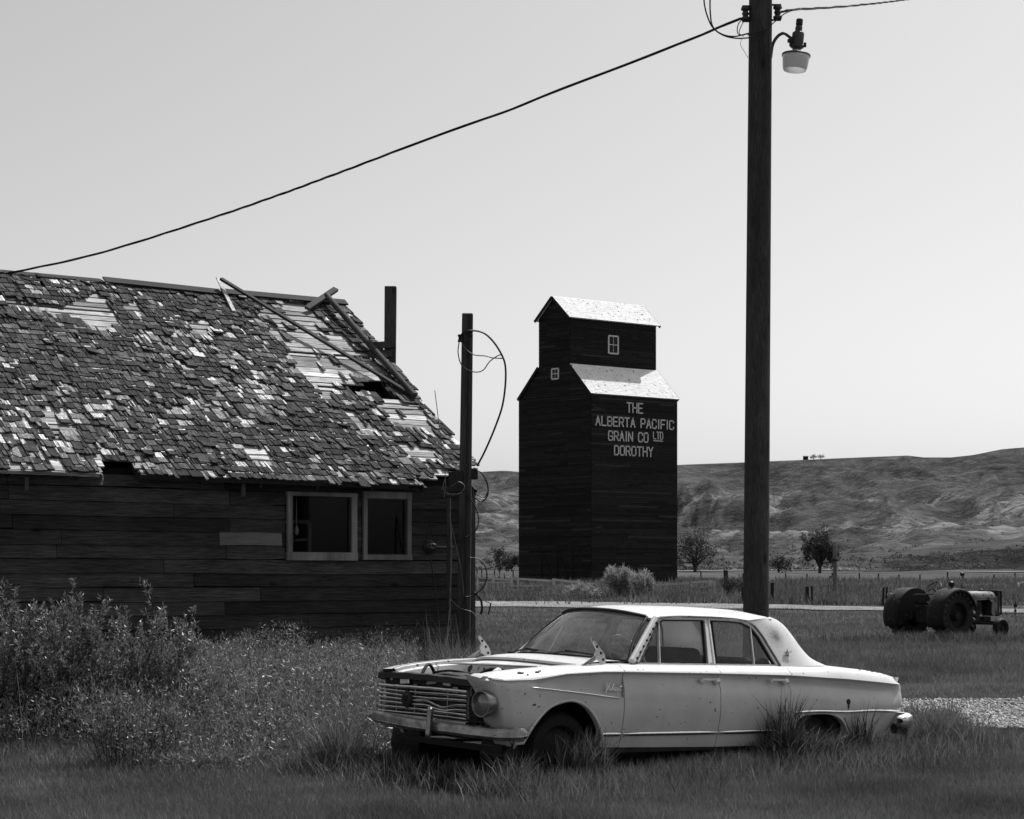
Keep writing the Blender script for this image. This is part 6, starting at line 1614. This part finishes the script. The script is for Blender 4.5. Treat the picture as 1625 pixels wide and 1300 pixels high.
def shrub(name, label, loc, nst, hgt, spread, lpl, L=.05, W_=.012, lm='leaf', group='leafy shrubs in front of the shed', cat='shrub', tilt=(0, 0), bare=.15, side=3):
    """upright wolf-willow: stems fanning from the base, narrow leaves all along"""
    t = thing(name, label, cat, loc, group=group); rr = random.Random(hash(label) % 1000 if False else sum(map(ord, label)))
    mb = MB(); PP = []; DD = []
    def stem(p0, dirv, ln, r0, depth):
        pts = [Vector(p0)]; d = Vector(dirv).normalized(); n = 6
        for i in range(n):
            d = (d+Vector((rr.gauss(0, .09), rr.gauss(0, .09), .10 if depth else .05))).normalized(); pts.append(pts[-1]+d*ln/n)
        mb.tube(pts, [r0*(1-.8*i/n) for i in range(n+1)], 3 if depth else 4, cap=False)
        a = np.array([tuple(p) for p in pts]); k = int(lpl*ln/.9*rr.uniform(.8, 1.2)); f = np.sqrt(RNG.uniform((bare if not depth else .05)**2, 1, k))*n
        i = np.minimum(f.astype(int), n-1); fr = (f-i)[:, None]; q = a[i]*(1-fr)+a[i+1]*fr; dv = (a[i+1]-a[i]); dv /= np.linalg.norm(dv, axis=1)[:, None]
        PP.append(q+RNG.normal(0, .006, q.shape)); o = RNG.normal(size=q.shape); o /= np.linalg.norm(o, axis=1)[:, None]; dd_ = dv*.75+o*.75; DD.append(dd_/np.linalg.norm(dd_, axis=1)[:, None])
        if depth < 2:
            for _ in range(side if not depth else 2):
                i = rr.randint(1, n-1); an = rr.uniform(0, 6.283); dd2 = (pts[min(i+1, n)]-pts[i]).normalized()*.75+Vector((math.cos(an), math.sin(an), .15))*.6
                stem(pts[i], dd2, ln*rr.uniform(.3, .5)*(1-.5*i/n)*1.3, r0*.5, depth+1)
    for i in range(nst):
        an = rr.uniform(0, 6.283); q = math.sqrt(rr.random()); bx, by = math.cos(an)*q*spread*.55, math.sin(an)*q*spread*.45
        lnn = hgt*rr.uniform(.62, 1.0)*(1-.28*q); stem((bx, by, -.02), (bx*.35/spread+rr.gauss(0, .12)+tilt[0], by*.35/spread+rr.gauss(0, .1)+tilt[1], 1), lnn, .007*hgt**.5, 0)
    st = mb.build('stem', M['twig'], t)
    P = np.concatenate(PP); D = np.concatenate(DD); n = len(P)
    V, F, T = leaves(P, D, RNG.uniform(.6, 1.3, n)*L, RNG.uniform(.7, 1.3, n)*W_)
    fastmesh('foliage', V, F, M[lm], T, parent=t, kind='stuff')
    return t
def gp_(px, Y): q = at(px, HY, Y); return (q.x, q.y, tz(q.x, q.y))
shrub('wolf_willow', 'tallest leafy shrub in front of the shed, at the far left with spiky upright tips', gp_(78, 16.6), 58, 1.80, .85, 80, .050, .013)
shrub('wolf_willow', 'second leafy shrub in front of the shed, right of the tallest one', gp_(222, 16.6), 58, 1.50, .85, 80, .050, .013)
shrub('wolf_willow', 'low leafy shrub spreading at the bottom left in front of the two tall shrubs', gp_(212, 14.7), 38, .82, .62, 60, .045, .011, tilt=(.1, -.1))
shrub('wolf_willow', 'short leafy shrub right of the second shrub, under the middle of the shed wall', gp_(305, 16.4), 26, .95, .5, 60, .045, .011)
shrub('wolf_willow', 'leafy shrub cut by the left edge of the picture', gp_(-8, 16.4), 30, 1.15, .6, 60, .050, .012)
shrub('wolf_willow', 'low pale weed clump under the light board of the shed wall', gp_(412, 18.0), 18, .95, .45, 55, .045, .010)
shrub('wolf_willow', 'low leafy clump in the weeds under the left shed window', gp_(505, 19.5), 16, .62, .6, 45, .045, .010)
shrub('wolf_willow', 'low leafy clump beside the far front corner of the sedan', gp_(572, 17.0), 14, .55, .5, 45, .045, .010)
# bushes in front of the elevator
gb = 'bushes at the foot of the grain elevator'
shrub('bush', 'pale tall pointed bush at the foot of the elevator below the lettering', gp_(986, 101), 34, 2.0, 1.1, 30, .34, .035, 'leafmid', gb, 'bush', bare=.05)
shrub('bush', 'pale low wide bush in front of the fence at the elevator foot', gp_(922, 99), 30, .9, 1.7, 26, .28, .035, 'leafmid', gb, 'bush', bare=.05)
shrub('bush', 'small bush at the right end of the elevator foot', gp_(1021, 100), 18, 1.8, .7, 26, .28, .035, 'leafmid', gb, 'bush', bare=.05)
shrub('bush', 'dark loose bush left of the utility pole beyond the road', gp_(1168, 100), 16, 1.5, 1.1, 18, .26, .04, 'leafdark', gb, 'bush', bare=.05)

def tree(label, px, Y, hgt, crown_w, crown_h, nleaf, lm, trunkr, lobes, group='small trees at the foot of the hills', Lf=.5, gz=None, lean=0):
    q = at(px, HY, Y); z0 = tz(q.x, q.y) if gz is None else gz; t = thing('tree', label, 'tree', (q.x, q.y, z0), group=group); rr = random.Random(sum(map(ord, label)))
    mb = MB(); cs_ = []
    for i in range(lobes):
        an = i*2.4+rr.uniform(-.4, .4); r_ = crown_w*.5*math.sqrt((i+.5)/lobes)*rr.uniform(.75, 1.1); zz = hgt-crown_h*rr.uniform(.12, .9)
        zz = hgt-crown_h*(.15+.75*(r_/(crown_w*.55))**2*rr.uniform(.6, 1.1)+rr.uniform(0, .35)*(rr.random() < .5))
        cs_.append(Vector((math.cos(an)*r_+lean, math.sin(an)*r_, max(zz, hgt*.16))))
    mb.tube([(0, 0, -.3), (lean*.1, 0, hgt*.15), (lean*.3, 0, hgt*.3)], [trunkr, trunkr*.8, trunkr*.6], 8)
    for c_ in cs_:
        a_ = Vector((lean*.15, 0, hgt*rr.uniform(.08, .3))); mid_ = a_.lerp(c_, .5)+Vector((rr.gauss(0, .2), rr.gauss(0, .2), .3)); mb.tube([a_, mid_, c_], [trunkr*.45, trunkr*.28, trunkr*.1], 5)
    mb.build('trunk', M['twig'], t)
    P = []; D = []
    for c_ in cs_:
        k = nleaf//lobes; s_ = crown_w*rr.uniform(.10, .17); v = RNG.normal(size=(k, 3)); v /= np.linalg.norm(v, axis=1)[:, None]; r_ = RNG.random(k)[:, None]**.5
        nb = 7; sub = RNG.normal(size=(nb, 3))*s_*.75; P.append(np.array(c_)+sub[RNG.integers(0, nb, k)]+v*r_*s_*.55*np.array([1, 1, .85])); d = v+RNG.normal(size=(k, 3))*.6; D.append(d/np.linalg.norm(d, axis=1)[:, None])
    P = np.concatenate(P); D = np.concatenate(D); n = len(P); V, F, T = leaves(P, D, RNG.uniform(.6, 1.4, n)*Lf, RNG.uniform(.5, 1.2, n)*Lf*.5)
    fastmesh('crown', V, F, M[lm], T, parent=t, kind='stuff'); return t
tree('rounded bare-branched tree just right of the elevator', 1103, 330, 7.6, 8.0, 6.8, 5200, 'leafdark', .35, 30, Lf=.36)
tree('dark shaggy tree behind the tall thin post', 1301, 330, 8.0, 7.0, 7.2, 7000, 'leafdark', .35, 22, Lf=.42)
tree('small sparse tree left of the elevator', 792, 330, 5.2, 4.0, 4.6, 2200, 'leafdark', .14, 12, Lf=.30)
tree('low dark bush just right of the utility pole at the field edge', 1236, 335, 3.0, 5.0, 2.6, 1800, 'leafdark', .2, 12, Lf=.4)
tree('low bush between the elevator and the small sparse tree', 812, 320, 3.0, 4.0, 2.6, 2400, 'leafdark', .15, 10, Lf=.35)
for px_, lab in ((1291, 'left of the thin trees on the hill skyline'), (1303, 'right of the thin trees on the hill skyline')):
    h = onhill(px_, 1640); tree(lab, px_, 1640, 4.2, 6.5, 2.4, 500, 'leafdark', .25, 7, Lf=.7, gz=h.z-.6)
# scattered dark scrub on the lower hill terraces and bank
def scrub():
    n = 1900; Y = RNG.uniform(450, 980, n); px = RNG.uniform(730, 1700, n); Y[1200:] = RNG.uniform(450, 520, 700); k = (fbm(px/60, Y/90, 3, 66) > .45) | (Y < 520); Y, px = Y[k], px[k]; n = len(Y)
    P = []; D = []; Ls = []
    for i in range(n):
        p = onhill(px[i], Y[i]) if Y[i] > 445 else None
        r_ = random.uniform(.3, .8); k = 16; v = RNG.normal(size=(k, 3)); v /= np.linalg.norm(v, axis=1)[:, None]; v[:, 2] = np.abs(v[:, 2])
        q = np.array(p)+np.array([random.uniform(-2, 2), 0, 0]); P.append(q+v*r_*RNG.random((k, 1))**.4); D.append(v); Ls.append(np.full(k, r_*.7))
    P = np.concatenate(P); D = np.concatenate(D); L = np.concatenate(Ls); V, F, T = leaves(P, D, L, L*.7)
    fastmesh('hillside_scrub', V, F, M['leafdark'], T, kind='stuff')
scrub()
